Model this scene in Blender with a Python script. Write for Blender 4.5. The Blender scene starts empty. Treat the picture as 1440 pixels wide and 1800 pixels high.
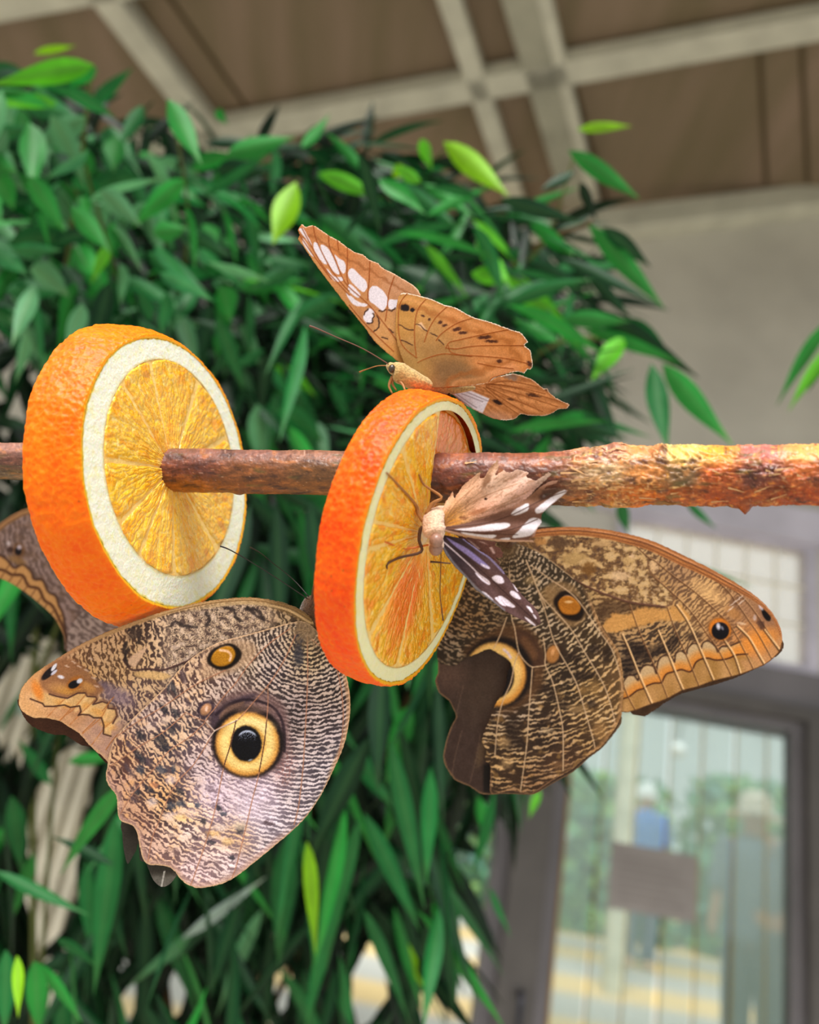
import bpy, math, random
import numpy as np
from mathutils import Vector, Matrix

# ------------------------------------------------------------------ camera, light, exposure
F = 1500.0                                   # focal length in pixels of the 1440 x 1800 frame
PITCH, ROLL = math.radians(22), math.radians(10.3)
CAM_H = 1.35
scene = bpy.context.scene
_f = np.array([0, math.cos(PITCH), math.sin(PITCH)])
_u0 = np.array([0, -math.sin(PITCH), math.cos(PITCH)])
_r0 = np.array([1.0, 0, 0])
CR = math.cos(ROLL) * _r0 + math.sin(ROLL) * _u0
CU = math.cos(ROLL) * _u0 - math.sin(ROLL) * _r0
CB = -_f
CM = np.array([CR, CU, CB]).T                # columns right, up, back
CP = np.array([0, 0, CAM_H])

cam = bpy.data.cameras.new('camera')
cam_o = bpy.data.objects.new('camera', cam)
scene.collection.objects.link(cam_o)
M4 = Matrix.Identity(4)
for i in range(3):
    for j in range(3):
        M4[i][j] = CM[i, j]
M4[0][3], M4[1][3], M4[2][3] = CP
cam_o.matrix_world = M4
cam.sensor_fit = 'HORIZONTAL'
cam.sensor_width = 36
cam.lens = 36 * F / 1440
cam.clip_start = 0.01
cam.clip_end = 200
cam.dof.use_dof = True
cam.dof.focus_distance = 0.219
cam.dof.aperture_fstop = cam.lens / 3.2      # a 3.2 mm wide pupil
scene.camera = cam_o

world = bpy.data.worlds.new('World')
scene.world = world
world.use_nodes = True
wn = world.node_tree.nodes; wl = world.node_tree.links
wn.clear()
wo = wn.new('ShaderNodeOutputWorld'); wb = wn.new('ShaderNodeBackground')
tc = wn.new('ShaderNodeTexCoord'); sx = wn.new('ShaderNodeSeparateXYZ'); rp = wn.new('ShaderNodeValToRGB')
mr = wn.new('ShaderNodeMapRange'); mr.inputs[1].default_value = -1; mr.inputs[2].default_value = 1
wl.new(tc.outputs['Generated'], sx.inputs[0]); wl.new(sx.outputs['Z'], mr.inputs[0])
wl.new(mr.outputs[0], rp.inputs[0]); wl.new(rp.outputs[0], wb.inputs[0]); wl.new(wb.outputs[0], wo.inputs[0])
el = rp.color_ramp.elements
el[0].position = 0.0; el[0].color = (0.10, 0.11, 0.09, 1)
el[1].position = 1.0; el[1].color = (1.25, 1.25, 1.25, 1)
e = el.new(0.47); e.color = (0.22, 0.24, 0.20, 1)
e = el.new(0.52); e.color = (0.95, 0.96, 0.95, 1)
e = el.new(0.72); e.color = (0.90, 0.92, 0.94, 1)
wb.inputs[1].default_value = 0.78
# soft daylight of the bright sky, from high up on the left behind the photographer
sun = bpy.data.lights.new('daylight', 'SUN'); sun.energy = 4.4; sun.angle = math.radians(28); sun.color = (1.0, 0.97, 0.93)
sun_o = bpy.data.objects.new('daylight', sun); scene.collection.objects.link(sun_o)
sd = Vector((-0.22, -0.85, 1.12)).normalized()
sun_o.rotation_euler = sd.to_track_quat('Z', 'Y').to_euler()
sun_o.location = (-1, -1, 3)
vs = scene.view_settings
vs.view_transform = 'Standard'; vs.look = 'None'; vs.exposure = 0.35; vs.gamma = 1.0; vs.use_curve_mapping = False
scene.cycles.use_denoising = True
scene.cycles.max_bounces = 8
scene.cycles.transparent_max_bounces = 12
scene.cycles.caustics_reflective = False; scene.cycles.caustics_refractive = False

# ------------------------------------------------------------------ helpers
def cw(v):                                    # camera coordinates -> world
    return np.asarray(v) @ CM.T + CP
def V(px, py, D):                             # pixel and depth (m) -> world point(s)
    px = np.asarray(px, float); py = np.asarray(py, float); D = np.asarray(D, float) + 0 * px
    return cw(np.stack([(px - 720) / F * D, (900 - py) / F * D, -D], -1))
def hit(px, py, p0, n):                       # pixel ray with a world plane
    d = CM @ np.array([(px - 720) / F, (900 - py) / F, -1.0])
    t = np.dot(np.array(p0) - CP, n) / np.dot(d, n)
    return CP + d * t
def Z(L, ox, oy, s):                          # coordinates noted in an enlarged detail
    return [(ox + a / s, oy + b / s) for a, b in L]
def lin(c):
    c = np.clip(np.asarray(c, float) / 255.0, 0, 1)
    return np.where(c <= 0.04045, c / 12.92, ((c + 0.055) / 1.055) ** 2.4)

_rs = np.random.RandomState(7)
_perm = _rs.permutation(256); _perm = np.r_[_perm, _perm]
_ang = _rs.rand(256) * 2 * np.pi; _gx, _gy = np.cos(_ang), np.sin(_ang)
def pn(x, y, s=0):                            # 2-D gradient noise in about -1..1
    x = np.asarray(x, float) + s * 17.31; y = np.asarray(y, float) + s * 9.17
    xi = np.floor(x).astype(int); yi = np.floor(y).astype(int); xf = x - xi; yf = y - yi
    xi &= 255; yi &= 255
    u = xf * xf * xf * (xf * (xf * 6 - 15) + 10); v = yf * yf * yf * (yf * (yf * 6 - 15) + 10)
    def g(a, b, dx, dy):
        h = _perm[_perm[(xi + a) & 255] + ((yi + b) & 255)]
        return _gx[h] * dx + _gy[h] * dy
    n0 = g(0, 0, xf, yf) * (1 - u) + g(1, 0, xf - 1, yf) * u
    n1 = g(0, 1, xf, yf - 1) * (1 - u) + g(1, 1, xf - 1, yf - 1) * u
    return (n0 * (1 - v) + n1 * v) * 1.5
def fbm(x, y, s=0, o=3):
    r = 0; a = 1.0; t = 0
    for i in range(o):
        r = r + a * pn(x * 2 ** i, y * 2 ** i, s + i * 3); t += a; a *= 0.5
    return r / t
def voro(x, y, s=0):                          # F1, F2 and cell id
    x = np.asarray(x, float); y = np.asarray(y, float)
    xi = np.floor(x).astype(int); yi = np.floor(y).astype(int)
    f1 = np.full(x.shape, 9.0); f2 = f1.copy(); cid = np.zeros(x.shape)
    for a in (-1, 0, 1):
        for b in (-1, 0, 1):
            cx = xi + a; cy = yi + b
            h = _perm[_perm[(cx + s * 13) & 255] + (cy & 255)]
            d = np.hypot(cx + .5 + .42 * _gx[h] - x, cy + .5 + .42 * _gy[h] - y)
            nf = d < f1
            f2 = np.where(nf, f1, np.minimum(f2, d)); cid = np.where(nf, h / 255.0, cid); f1 = np.where(nf, d, f1)
    return f1, f2, cid
def sst(a, b, x):
    t = np.clip((x - a) / (b - a), 0, 1); return t * t * (3 - 2 * t)
def dline(x, y, pts):                         # distance to a polyline
    best = np.full(x.shape, 1e9)
    for (ax, ay), (bx, by) in zip(pts[:-1], pts[1:]):
        dx, dy = bx - ax, by - ay; L = dx * dx + dy * dy + 1e-9
        t = np.clip(((x - ax) * dx + (y - ay) * dy) / L, 0, 1)
        best = np.minimum(best, np.hypot(x - ax - t * dx, y - ay - t * dy))
    return best
def inside(x, y, pts):
    r = np.zeros(x.shape, bool); n = len(pts)
    for i in range(n):
        (ax, ay), (bx, by) = pts[i], pts[(i + 1) % n]
        if ay == by: continue
        c = ((ay > y) != (by > y)) & (x < (bx - ax) * (y - ay) / (by - ay) + ax)
        r ^= c
    return r
def nearest(x, y, pts):                       # closest point on a closed outline
    bd = np.full(x.shape, 1e9); qx = x.copy(); qy = y.copy(); n = len(pts)
    for i in range(n):
        (ax, ay), (bx, by) = pts[i], pts[(i + 1) % n]
        dx, dy = bx - ax, by - ay; L = dx * dx + dy * dy + 1e-9
        t = np.clip(((x - ax) * dx + (y - ay) * dy) / L, 0, 1)
        ex = ax + t * dx; ey = ay + t * dy; d = np.hypot(x - ex, y - ey); m = d < bd
        bd = np.where(m, d, bd); qx = np.where(m, ex, qx); qy = np.where(m, ey, qy)
    return qx, qy, bd
def smooth(pts, k=5, closed=True):
    P = np.array(pts, float); n = len(P); out = []
    for i in range(n if closed else n - 1):
        if closed: p0, p1, p2, p3 = P[i - 1], P[i], P[(i + 1) % n], P[(i + 2) % n]
        else: p0, p1, p2, p3 = P[max(i - 1, 0)], P[i], P[i + 1], P[min(i + 2, n - 1)]
        for j in range(k):
            t = j / k
            out.append(.5 * ((2 * p1) + (-p0 + p2) * t + (2 * p0 - 5 * p1 + 4 * p2 - p3) * t * t + (-p0 + 3 * p1 - 3 * p2 + p3) * t ** 3))
    if not closed: out.append(P[-1])
    return np.array(out)
def ragged(pts, amp, fr, s=0, closed=True):
    P = np.array(pts, float); n = len(P); out = []
    for i in range(n):
        q = P[(i + 1) % n]; L = np.hypot(*(q - P[i])); m = max(1, int(L / 1.6))
        for j in range(m): out.append(P[i] + (q - P[i]) * j / m)
    O = np.array(out); nx = pn(O[:, 0] * fr, O[:, 1] * fr, s); ny = pn(O[:, 0] * fr, O[:, 1] * fr, s + 5)
    return O + amp * np.stack([nx, ny], 1)

class Paint:
    """colour pattern of a wing, laid out in the wing's own flat coordinates"""
    def __init__(s, x, y): s.x, s.y = x, y; s.c = np.zeros(x.shape + (3,)); s.h = np.zeros(x.shape)
    def mix(s, m, col):
        m = np.clip(m, 0, 1)[..., None]; s.c = s.c * (1 - m) + np.asarray(col, float) * m
    def field(s, pts, p=3.0):                  # blended colours from samples (x, y, (rgb...))
        w = 0; a = 0
        for px, py, v in pts:
            k = 1 / ((s.x - px) ** 2 + (s.y - py) ** 2 + 60) ** (p / 2); w = w + k; a = a + k[..., None] * np.asarray(v, float)
        return a / w[..., None]
    def _box(s, pts, r):
        P = np.array(pts); return np.nonzero((s.x > P[:, 0].min() - r) & (s.x < P[:, 0].max() + r) & (s.y > P[:, 1].min() - r) & (s.y < P[:, 1].max() + r))[0]
    def line(s, pts, col, w=1.2, soft=.8, h=0, a=1.0, jit=0):
        i = s._box(pts, w + soft + 3 + jit)
        if len(i) == 0: return
        x, y = s.x[i], s.y[i]
        if jit: x = x + jit * pn(x / 5, y / 5, 3); y = y + jit * pn(x / 5, y / 5, 8)
        d = dline(x, y, pts); m = (1 - sst(w - soft / 2, w + soft, d)) * a
        s.c[i] = s.c[i] * (1 - m[:, None]) + np.asarray(col, float) * m[:, None]; s.h[i] += m * h
    def poly(s, pts, col, soft=1.5, a=1.0, jit=0, h=0):
        i = s._box(pts, soft + 3 + jit)
        if len(i) == 0: return
        x, y = s.x[i], s.y[i]
        if jit: x, y = x + jit * fbm(x / 7, y / 7, 3), y + jit * fbm(x / 7, y / 7, 8)
        _, _, d = nearest(x, y, pts); d = np.where(inside(x, y, pts), -d, d)
        m = (1 - sst(-soft, soft, d)) * a
        s.c[i] = s.c[i] * (1 - m[:, None]) + np.asarray(col, float) * m[:, None]; s.h[i] += m * h
    def ell(s, cx, cy, rx, ry, ang, col, soft=.12, a=1.0, jit=0, h=0):
        R = max(rx, ry) * 1.5 + 3
        i = s._box([(cx, cy)], R)
        if len(i) == 0: return
        x, y = s.x[i], s.y[i]
        if jit: x, y = x + jit * fbm(x / 5, y / 5, 4), y + jit * fbm(x / 5, y / 5, 9)
        ca, sa = math.cos(math.radians(ang)), math.sin(math.radians(ang))
        u = ((x - cx) * ca + (y - cy) * sa) / rx; v = (-(x - cx) * sa + (y - cy) * ca) / ry
        d = np.hypot(u, v); m = (1 - sst(1 - soft, 1 + soft, d)) * a
        s.c[i] = s.c[i] * (1 - m[:, None]) + np.asarray(col, float) * m[:, None]
        if h: s.h[i] += h * np.clip(1 - d * d, 0, 1)
    def grain(s, a=10, f=1.3, sd=0):
        n = pn(s.x * f * .7, s.y * f * .7, sd) + .6 * pn(s.x * .35, s.y * .35, sd + 2)
        s.c += a * n[..., None]

# materials -------------------------------------------------------
def new_mat(name):
    m = bpy.data.materials.new(name); m.use_nodes = True
    nt = m.node_tree; b = nt.nodes['Principled BSDF']; return m, nt, b
def mat(name, rgb, rough=.6, spec=.3, metal=0, noise=None, bump=None, trans=0, sss=0, sssr=(1, .5, .2), sheen=0, coat=0, lo=0.8, hi=1.15):
    """procedural material: base colour, broken up by noise of the given scale"""
    m, nt, b = new_mat(name); L = nt.links
    col = tuple(lin(rgb)) + (1,)
    b.inputs['Base Color'].default_value = col
    b.inputs['Roughness'].default_value = rough; b.inputs['Specular IOR Level'].default_value = spec; b.inputs['Metallic'].default_value = metal
    if noise:
        t = nt.nodes.new('ShaderNodeTexCoord'); n = nt.nodes.new('ShaderNodeTexNoise'); n.inputs['Scale'].default_value = noise; n.inputs['Detail'].default_value = 4
        r = nt.nodes.new('ShaderNodeValToRGB'); r.color_ramp.elements[0].position = .3; r.color_ramp.elements[1].position = .7
        r.color_ramp.elements[0].color = tuple(c * lo for c in col[:3]) + (1,); r.color_ramp.elements[1].color = tuple(min(1, c * hi) for c in col[:3]) + (1,)
        L.new(t.outputs['Object'], n.inputs[0]); L.new(n.outputs['Fac'], r.inputs[0]); L.new(r.outputs[0], b.inputs['Base Color'])
    if bump:
        t = nt.nodes.new('ShaderNodeTexCoord'); n = nt.nodes.new('ShaderNodeTexNoise'); n.inputs['Scale'].default_value = bump[0]; n.inputs['Detail'].default_value = 3
        bp = nt.nodes.new('ShaderNodeBump'); bp.inputs['Strength'].default_value = bump[1]; bp.inputs['Distance'].default_value = bump[2]
        L.new(t.outputs['Object'], n.inputs[0]); L.new(n.outputs['Fac'], bp.inputs['Height']); L.new(bp.outputs[0], b.inputs['Normal'])
    if sss:
        b.inputs['Subsurface Weight'].default_value = 1.0; b.inputs['Subsurface Scale'].default_value = sss; b.inputs['Subsurface Radius'].default_value = sssr
    if sheen: b.inputs['Sheen Weight'].default_value = sheen
    if coat: b.inputs['Coat Weight'].default_value = coat; b.inputs['Coat Roughness'].default_value = .12
    if trans:
        tr = nt.nodes.new('ShaderNodeBsdfTranslucent'); mx = nt.nodes.new('ShaderNodeMixShader'); mx.inputs[0].default_value = trans
        tr.inputs[0].default_value = col; o = nt.nodes['Material Output']
        L.new(b.outputs[0], mx.inputs[1]); L.new(tr.outputs[0], mx.inputs[2]); L.new(mx.outputs[0], o.inputs[0])
    return m
def vmat(name, rough=.6, spec=.25, trans=0, sss=0, sssr=(1, .5, .2), coat=0, bump=None, sheen=0, fine=None, tboost=1.0):
    """material that reads the pattern stored on the mesh (attribute 'pat'), plus fine procedural grain"""
    m, nt, b = new_mat(name); L = nt.links; N = nt.nodes
    at = N.new('ShaderNodeAttribute'); at.attribute_name = 'pat'; src = at.outputs['Color']
    if fine:
        t = N.new('ShaderNodeTexCoord'); n = N.new('ShaderNodeTexNoise'); n.inputs['Scale'].default_value = fine[0]; n.inputs['Detail'].default_value = 2
        mp = N.new('ShaderNodeMapRange'); mp.inputs[1].default_value = .3; mp.inputs[2].default_value = .7; mp.inputs[3].default_value = 1 - fine[1]; mp.inputs[4].default_value = 1 + fine[1]
        mu = N.new('ShaderNodeMix'); mu.data_type = 'RGBA'; mu.blend_type = 'MULTIPLY'; mu.inputs[0].default_value = 1
        L.new(t.outputs['Object'], n.inputs[0]); L.new(n.outputs['Fac'], mp.inputs[0]); L.new(src, mu.inputs[6]); L.new(mp.outputs[0], mu.inputs[7]); src = mu.outputs[2]
    L.new(src, b.inputs['Base Color'])
    b.inputs['Roughness'].default_value = rough; b.inputs['Specular IOR Level'].default_value = spec
    if sss: b.inputs['Subsurface Weight'].default_value = 1.0; b.inputs['Subsurface Scale'].default_value = sss; b.inputs['Subsurface Radius'].default_value = sssr
    if coat: b.inputs['Coat Weight'].default_value = coat; b.inputs['Coat Roughness'].default_value = .1
    if sheen: b.inputs['Sheen Weight'].default_value = sheen
    if bump:
        t = N.new('ShaderNodeTexCoord'); n = N.new('ShaderNodeTexNoise'); n.inputs['Scale'].default_value = bump[0]; n.inputs['Detail'].default_value = 3
        bp = N.new('ShaderNodeBump'); bp.inputs['Strength'].default_value = bump[1]; bp.inputs['Distance'].default_value = bump[2]
        L.new(t.outputs['Object'], n.inputs[0]); L.new(n.outputs['Fac'], bp.inputs['Height']); L.new(bp.outputs[0], b.inputs['Normal'])
    if trans:
        tr = N.new('ShaderNodeBsdfTranslucent'); mx = N.new('ShaderNodeMixShader'); mx.inputs[0].default_value = trans
        o = N['Material Output']; L.new(src, tr.inputs[0]); L.new(b.outputs[0], mx.inputs[1]); L.new(tr.outputs[0], mx.inputs[2]); L.new(mx.outputs[0], o.inputs[0])
    return m

# objects ---------------------------------------------------------
ROOT = {}
def tag(o, label=None, cat=None, group=None, kind=None):
    if label: o['label'] = label
    if cat: o['category'] = cat
    if group: o['group'] = group
    if kind: o['kind'] = kind
    return o
def thing(name, loc, label, cat, group=None):
    o = bpy.data.objects.new(name, None); scene.collection.objects.link(o); o.location = loc; o.empty_display_size = .01
    ROOT[o] = np.array(loc, float); return tag(o, label, cat, group)
def mesh(name, verts, faces, m, parent=None, pat=None, shade=True, origin=None):
    verts = np.asarray(verts, float).reshape(-1, 3)
    if parent is not None: org = ROOT[parent]
    elif origin is not None: org = np.array(origin, float)
    else: org = verts.mean(0)
    me = bpy.data.meshes.new(name); v = verts - org
    if isinstance(faces, np.ndarray):
        k = faces.shape[1]; nf = len(faces)
        me.vertices.add(len(v)); me.vertices.foreach_set('co', v.astype(np.float32).ravel())
        me.loops.add(nf * k); me.loops.foreach_set('vertex_index', faces.astype(np.int32).ravel())
        me.polygons.add(nf); me.polygons.foreach_set('loop_start', np.arange(0, nf * k, k, dtype=np.int32))
        me.update(calc_edges=True); me.validate()
    else:
        me.from_pydata([tuple(a) for a in v], [], faces); me.update()
    if pat is not None:
        a = me.color_attributes.new('pat', 'FLOAT_COLOR', 'POINT')
        q = np.ones((len(v), 4), np.float32); q[:, :3] = lin(pat); a.data.foreach_set('color', q.ravel())
    if shade: me.polygons.foreach_set('use_smooth', [True] * len(me.polygons))
    me.materials.append(m)
    o = bpy.data.objects.new(name, me); scene.collection.objects.link(o)
    if parent is not None: o.parent = parent; ROOT[o] = org
    else: o.location = org; ROOT[o] = org
    return o
def gridfaces(nr, nc, wrap=False, flip=False):
    i, j = np.meshgrid(np.arange(nr - 1), np.arange(nc if wrap else nc - 1), indexing='ij')
    a = i * nc + j; b = i * nc + (j + 1) % nc; c = (i + 1) * nc + (j + 1) % nc; d = (i + 1) * nc + j
    q = np.stack([a, b, c, d], -1).reshape(-1, 4)
    return q[:, ::-1] if flip else q
def box_v(c, ax, hs):                        # centre, three axes, half sizes
    c = np.array(c, float); v = []
    for a in (-1, 1):
        for b in (-1, 1):
            for d in (-1, 1): v.append(c + a * hs[0] * ax[0] + b * hs[1] * ax[1] + d * hs[2] * ax[2])
    return v, [(0, 1, 3, 2), (4, 6, 7, 5), (0, 4, 5, 1), (2, 3, 7, 6), (0, 2, 6, 4), (1, 5, 7, 3)]
class MB:
    def __init__(s): s.v = []; s.f = []
    def add(s, v, f):
        n = len(s.v); s.v += [tuple(a) for a in v]; s.f += [tuple(i + n for i in q) for q in f]; return s
    def box(s, lo, hi):
        lo = np.array(lo, float); hi = np.array(hi, float)
        v, f = box_v((lo + hi) / 2, np.eye(3), (hi - lo) / 2); return s.add(v, f)
    def build(s, name, m, parent=None, shade=False, bevel=0, origin=None):
        o = mesh(name, s.v, s.f, m, parent, shade=shade, origin=origin)
        if bevel:
            b = o.modifiers.new('bevel', 'BEVEL'); b.width = bevel; b.segments = 2
        return o
def tube_v(pts, rad, n=10, cap=True, noise=0, seed=0, flat=1.0):
    P = np.array(pts, float); k = len(P); r = np.broadcast_to(np.array(rad, float), (k,))
    T = np.gradient(P, axis=0); T /= np.linalg.norm(T, axis=1)[:, None] + 1e-12
    up = np.array([.13, .3, .94]); v = []
    a = np.cross(T[0], up); a /= np.linalg.norm(a)
    for i in range(k):
        a = a - T[i] * (a @ T[i]); a /= np.linalg.norm(a); b = np.cross(T[i], a)
        th = np.arange(n) * 2 * np.pi / n
        rr = r[i] * (1 + (noise * pn(np.cos(th) * 2 + i * .35, np.sin(th) * 2 + i * .1, seed) if noise else 0 * th))
        v.append(P[i] + (np.cos(th) * rr)[:, None] * a + (np.sin(th) * rr * flat)[:, None] * b)
    v = np.concatenate(v); f = [tuple(q) for q in gridfaces(k, n, True)]
    if cap:
        f.append(tuple(range(n))[::-1]); f.append(tuple(range((k - 1) * n, k * n)))
    return v, f
def tube(name, pts, rad, m, parent=None, n=10, sm=4, **kw):
    P = smooth(pts, sm, False) if sm > 1 else np.array(pts, float)
    r = np.array(rad, float)
    if r.ndim: r = np.interp(np.linspace(0, 1, len(P)), np.linspace(0, 1, len(r)), r)
    v, f = tube_v(P, r, n, **kw); return mesh(name, v, f, m, parent)

def wing(name, outline, depth, paint, m, parent, step=1.4, thick=.00022, k=4, rag=0, ragf=.2, hole=None):
    """thin wing blade: both faces, closed along the margin; pattern painted on the scales"""
    O = smooth(outline, k) if k > 1 else np.array(outline, float)
    if rag: O = ragged(O, rag, ragf)
    x0, y0 = O.min(0) - step * 1.5; x1, y1 = O.max(0) + step * 1.5
    xs = np.arange(x0, x1, step); ys = np.arange(y0, y1, step); nx, ny = len(xs), len(ys)
    X, Y = np.meshgrid(xs, ys); X = X.ravel(); Y = Y.ravel()
    ins = inside(X, Y, O)
    q = gridfaces(ny, nx); keep = ins[q].sum(1) >= 2; q = q[keep]
    used = np.zeros(len(X), bool); used[q.ravel()] = True
    out = np.nonzero(used & ~ins)[0]
    qx, qy, _ = nearest(X[out], Y[out], O); X[out] = qx; Y[out] = qy
    idx = np.full(len(X), -1); idx[used] = np.arange(used.sum()); q = idx[q]; X = X[used]; Y = Y[used]; edge = ~ins[used]
    P = Paint(X, Y); paint(P); P.c = np.clip(P.c, 2, 252)
    D = depth(X, Y)
    top = V(X, Y, D - np.where(edge, 0, thick / 2) - P.h * 1e-3)
    bot = V(X, Y, D + np.where(edge, 0, thick / 2))
    n = len(X); bmap = np.where(edge, np.arange(n), np.arange(n) + n)
    f2 = bmap[q][:, ::-1]
    faces = np.concatenate([q[:, ::-1], f2[:, ::1]])
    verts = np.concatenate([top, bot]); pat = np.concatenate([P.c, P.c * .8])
    return mesh(name, verts, faces, m, parent, pat=pat)
# ------------------------------------------------------------------ the greenhouse: floor, wall, door, window, roof
WY = 2.8
M_plaster = mat('pale_wall_panel', (214, 210, 200), .8, .2, noise=3.0, bump=(30, .2, .01), lo=.85, hi=1.08)
M_lav = mat('grey_lavender_paint', (206, 202, 218), .6, .3, noise=4)
M_frame = mat('grey_aluminium_frame', (112, 108, 112), .45, .4, noise=5, lo=.85)
M_framed = mat('dark_door_frame', (92, 88, 86), .5, .35, noise=6, lo=.85)
M_cream = mat('cream_panel', (206, 200, 182), .7, .2, noise=5)
M_beam = mat('weathered_white_paint', (214, 212, 196), .6, .3, noise=9, bump=(60, .4, .004), lo=.82, hi=1.05)
M_beam2 = mat('grey_green_paint', (168, 166, 150), .6, .3, noise=7, bump=(60, .4, .004), lo=.85)
M_floor = mat('concrete_floor', (188, 182, 168), .85, .2, noise=4, bump=(40, .3, .004))
M_soil = mat('dark_soil', (52, 40, 30), .95, .05, noise=20, bump=(40, 1, .02))

# roof boards: brown sheets with darker joints and streaks
M_roof, nt, b = new_mat('brown_roof_sheet')
t_ = nt.nodes.new('ShaderNodeTexCoord'); mp_ = nt.nodes.new('ShaderNodeMapping'); mp_.inputs['Scale'].default_value = (3.0, .35, 1)
n_ = nt.nodes.new('ShaderNodeTexNoise'); n_.inputs['Scale'].default_value = 2.2; n_.inputs['Detail'].default_value = 5
r_ = nt.nodes.new('ShaderNodeValToRGB'); r_.color_ramp.elements[0].position = .3; r_.color_ramp.elements[1].position = .75
r_.color_ramp.elements[0].color = tuple(lin((118, 104, 78))) + (1,); r_.color_ramp.elements[1].color = tuple(lin((148, 126, 108))) + (1,)
nt.links.new(t_.outputs['Object'], mp_.inputs[0]); nt.links.new(mp_.outputs[0], n_.inputs[0]); nt.links.new(n_.outputs['Fac'], r_.inputs[0]); nt.links.new(r_.outputs[0], b.inputs['Base Color'])
b.inputs['Roughness'].default_value = .6

def struct(o, parent=None):
    if parent is None: o['kind'] = 'structure'
    return o
struct(MB().box((-5, -4, -.1), (5, WY, 0)).build('floor', M_floor))
m = MB()
m.box((-3.6, WY, 2.16), (.76, WY + .12, 2.74)); m.box((1.46, WY, 0), (3.2, WY + .12, 2.74))
zt = lambda x: 3.88 + .39 * (x - .65)
for xa, xb in ((-3.6, .2), (.2, 3.2)):
    za, zb = zt(max(xa, .2)), zt(max(xb, .2))
    m.add([(x, y, z) for x, zz in ((xa, za), (xb, zb)) for y in (WY, WY + .12) for z in (2.74, zz)], [(0, 1, 3, 2), (4, 6, 7, 5), (0, 4, 5, 1), (2, 3, 7, 6), (0, 2, 6, 4), (1, 5, 7, 3)])
m.box((-3.6, WY, 0), (-.35, WY + .12, .75)); m.box((-.35, WY, 0), (.49, WY + .12, .55)); m.box((-1.45, WY, .75), (-1.3, WY + .12, 2.16)); m.box((-3.6, WY, .75), (-2.5, WY + .12, 2.16))
struct(m.build('wall_back', M_plaster, origin=(0, WY, 0)))
struct(MB().box((.40, WY - .05, 2.62), (1.62, WY, 2.75)).build('trim_1', M_lav))
struct(MB().box((.40, WY - .04, 2.03), (1.62, WY, 2.15)).build('trim_2', M_frame))
# cream louvred panel left of the window band
lp = struct(MB().box((-1.3, WY + .02, .75), (-.72, WY + .06, 2.16)).build('trim_3', M_cream, origin=(-1, WY, .75)))
m = MB()
for k in range(12): m.box((-1.28 + k * .048, WY - .012, .77), (-1.255 + k * .048, WY + .02, 2.14))
m.build('louvre', M_cream, lp)

M_glass, nt, b = new_mat('clear_glass')
b.inputs['Roughness'].default_value = .02; b.inputs['Base Color'].default_value = (.9, 1, .97, 1); b.inputs['IOR'].default_value = 1.45
tr = nt.nodes.new('ShaderNodeBsdfTransparent'); tr.inputs[0].default_value = (.90, .97, .95, 1); gl = nt.nodes.new('ShaderNodeBsdfGlossy'); gl.inputs['Roughness'].default_value = .03
fr = nt.nodes.new('ShaderNodeFresnel'); mx = nt.nodes.new('ShaderNodeMixShader')
nt.links.new(fr.outputs[0], mx.inputs[0]); nt.links.new(tr.outputs[0], mx.inputs[1]); nt.links.new(gl.outputs[0], mx.inputs[2]); nt.links.new(mx.outputs[0], nt.nodes['Material Output'].inputs[0])
def veil(name, rgb, clear, rough=.5):
    m, nt, b = new_mat(name); c = tuple(lin(rgb)) + (1,)
    b.inputs['Base Color'].default_value = c; b.inputs['Roughness'].default_value = rough
    tl = nt.nodes.new('ShaderNodeBsdfTranslucent'); tl.inputs[0].default_value = c; m1 = nt.nodes.new('ShaderNodeMixShader'); m1.inputs[0].default_value = .7
    tr = nt.nodes.new('ShaderNodeBsdfTransparent'); m2 = nt.nodes.new('ShaderNodeMixShader'); m2.inputs[0].default_value = clear
    nt.links.new(b.outputs[0], m1.inputs[1]); nt.links.new(tl.outputs[0], m1.inputs[2]); nt.links.new(m1.outputs[0], m2.inputs[1]); nt.links.new(tr.outputs[0], m2.inputs[2]); nt.links.new(m2.outputs[0], nt.nodes['Material Output'].inputs[0]); return m
M_frost = veil('frosted_pane', (250, 250, 238), .62); M_pvc = veil('clear_plastic_strip', (214, 232, 228), .46, .25); M_pvce = veil('yellowed_strip_edge', (214, 190, 130), .35, .3)

# window_1: the frosted light above the door;  window_2: the window band behind the plants
w1 = MB()
for lo, hi in (((.74, 2.15), (1.46, 2.18)), ((.74, 2.60), (1.46, 2.63)), ((.74, 2.18), (.78, 2.60)), ((1.42, 2.18), (1.46, 2.60))): w1.box((lo[0], WY - .02, lo[1]), (hi[0], WY + .05, hi[1]))
w1 = struct(w1.build('window_1', M_lav, origin=(1.1, WY, 2.15)))
MB().box((.78, WY + .01, 2.18), (1.42, WY + .02, 2.60)).build('pane', M_frost, w1)
m = MB()
for k in range(1, 6): m.box((.78 + k * .107, WY - .005, 2.18), (.785 + k * .107, WY + .01, 2.60))
for k in range(1, 3): m.box((.78, WY - .006, 2.18 + k * .14), (1.42, WY + .01, 2.186 + k * .14))
m.build('glazing_grid', mat('glazing_bar', (240, 238, 226), .5), w1)
m = MB()
for x0, x1 in ((-.72, -.66), (-.35 + .0, -.29), (.44, .49)): m.box((x0, WY - .01, .56 if x0 > -.4 else .76), (x1, WY + .06, 2.16))
m.box((-.72, WY - .01, 2.1), (.49, WY + .06, 2.16)); m.box((-.35, WY - .01, .55), (.49, WY + .06, .62)); m.box((-.72, WY - .01, .75), (-.3, WY + .06, .81))
w2 = struct(m.build('window_2', M_frame, origin=(-.1, WY, .55)))
MB().box((-.66, WY + .02, .62), (.44, WY + .026, 2.10)).build('pane', M_glass, w2)
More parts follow.
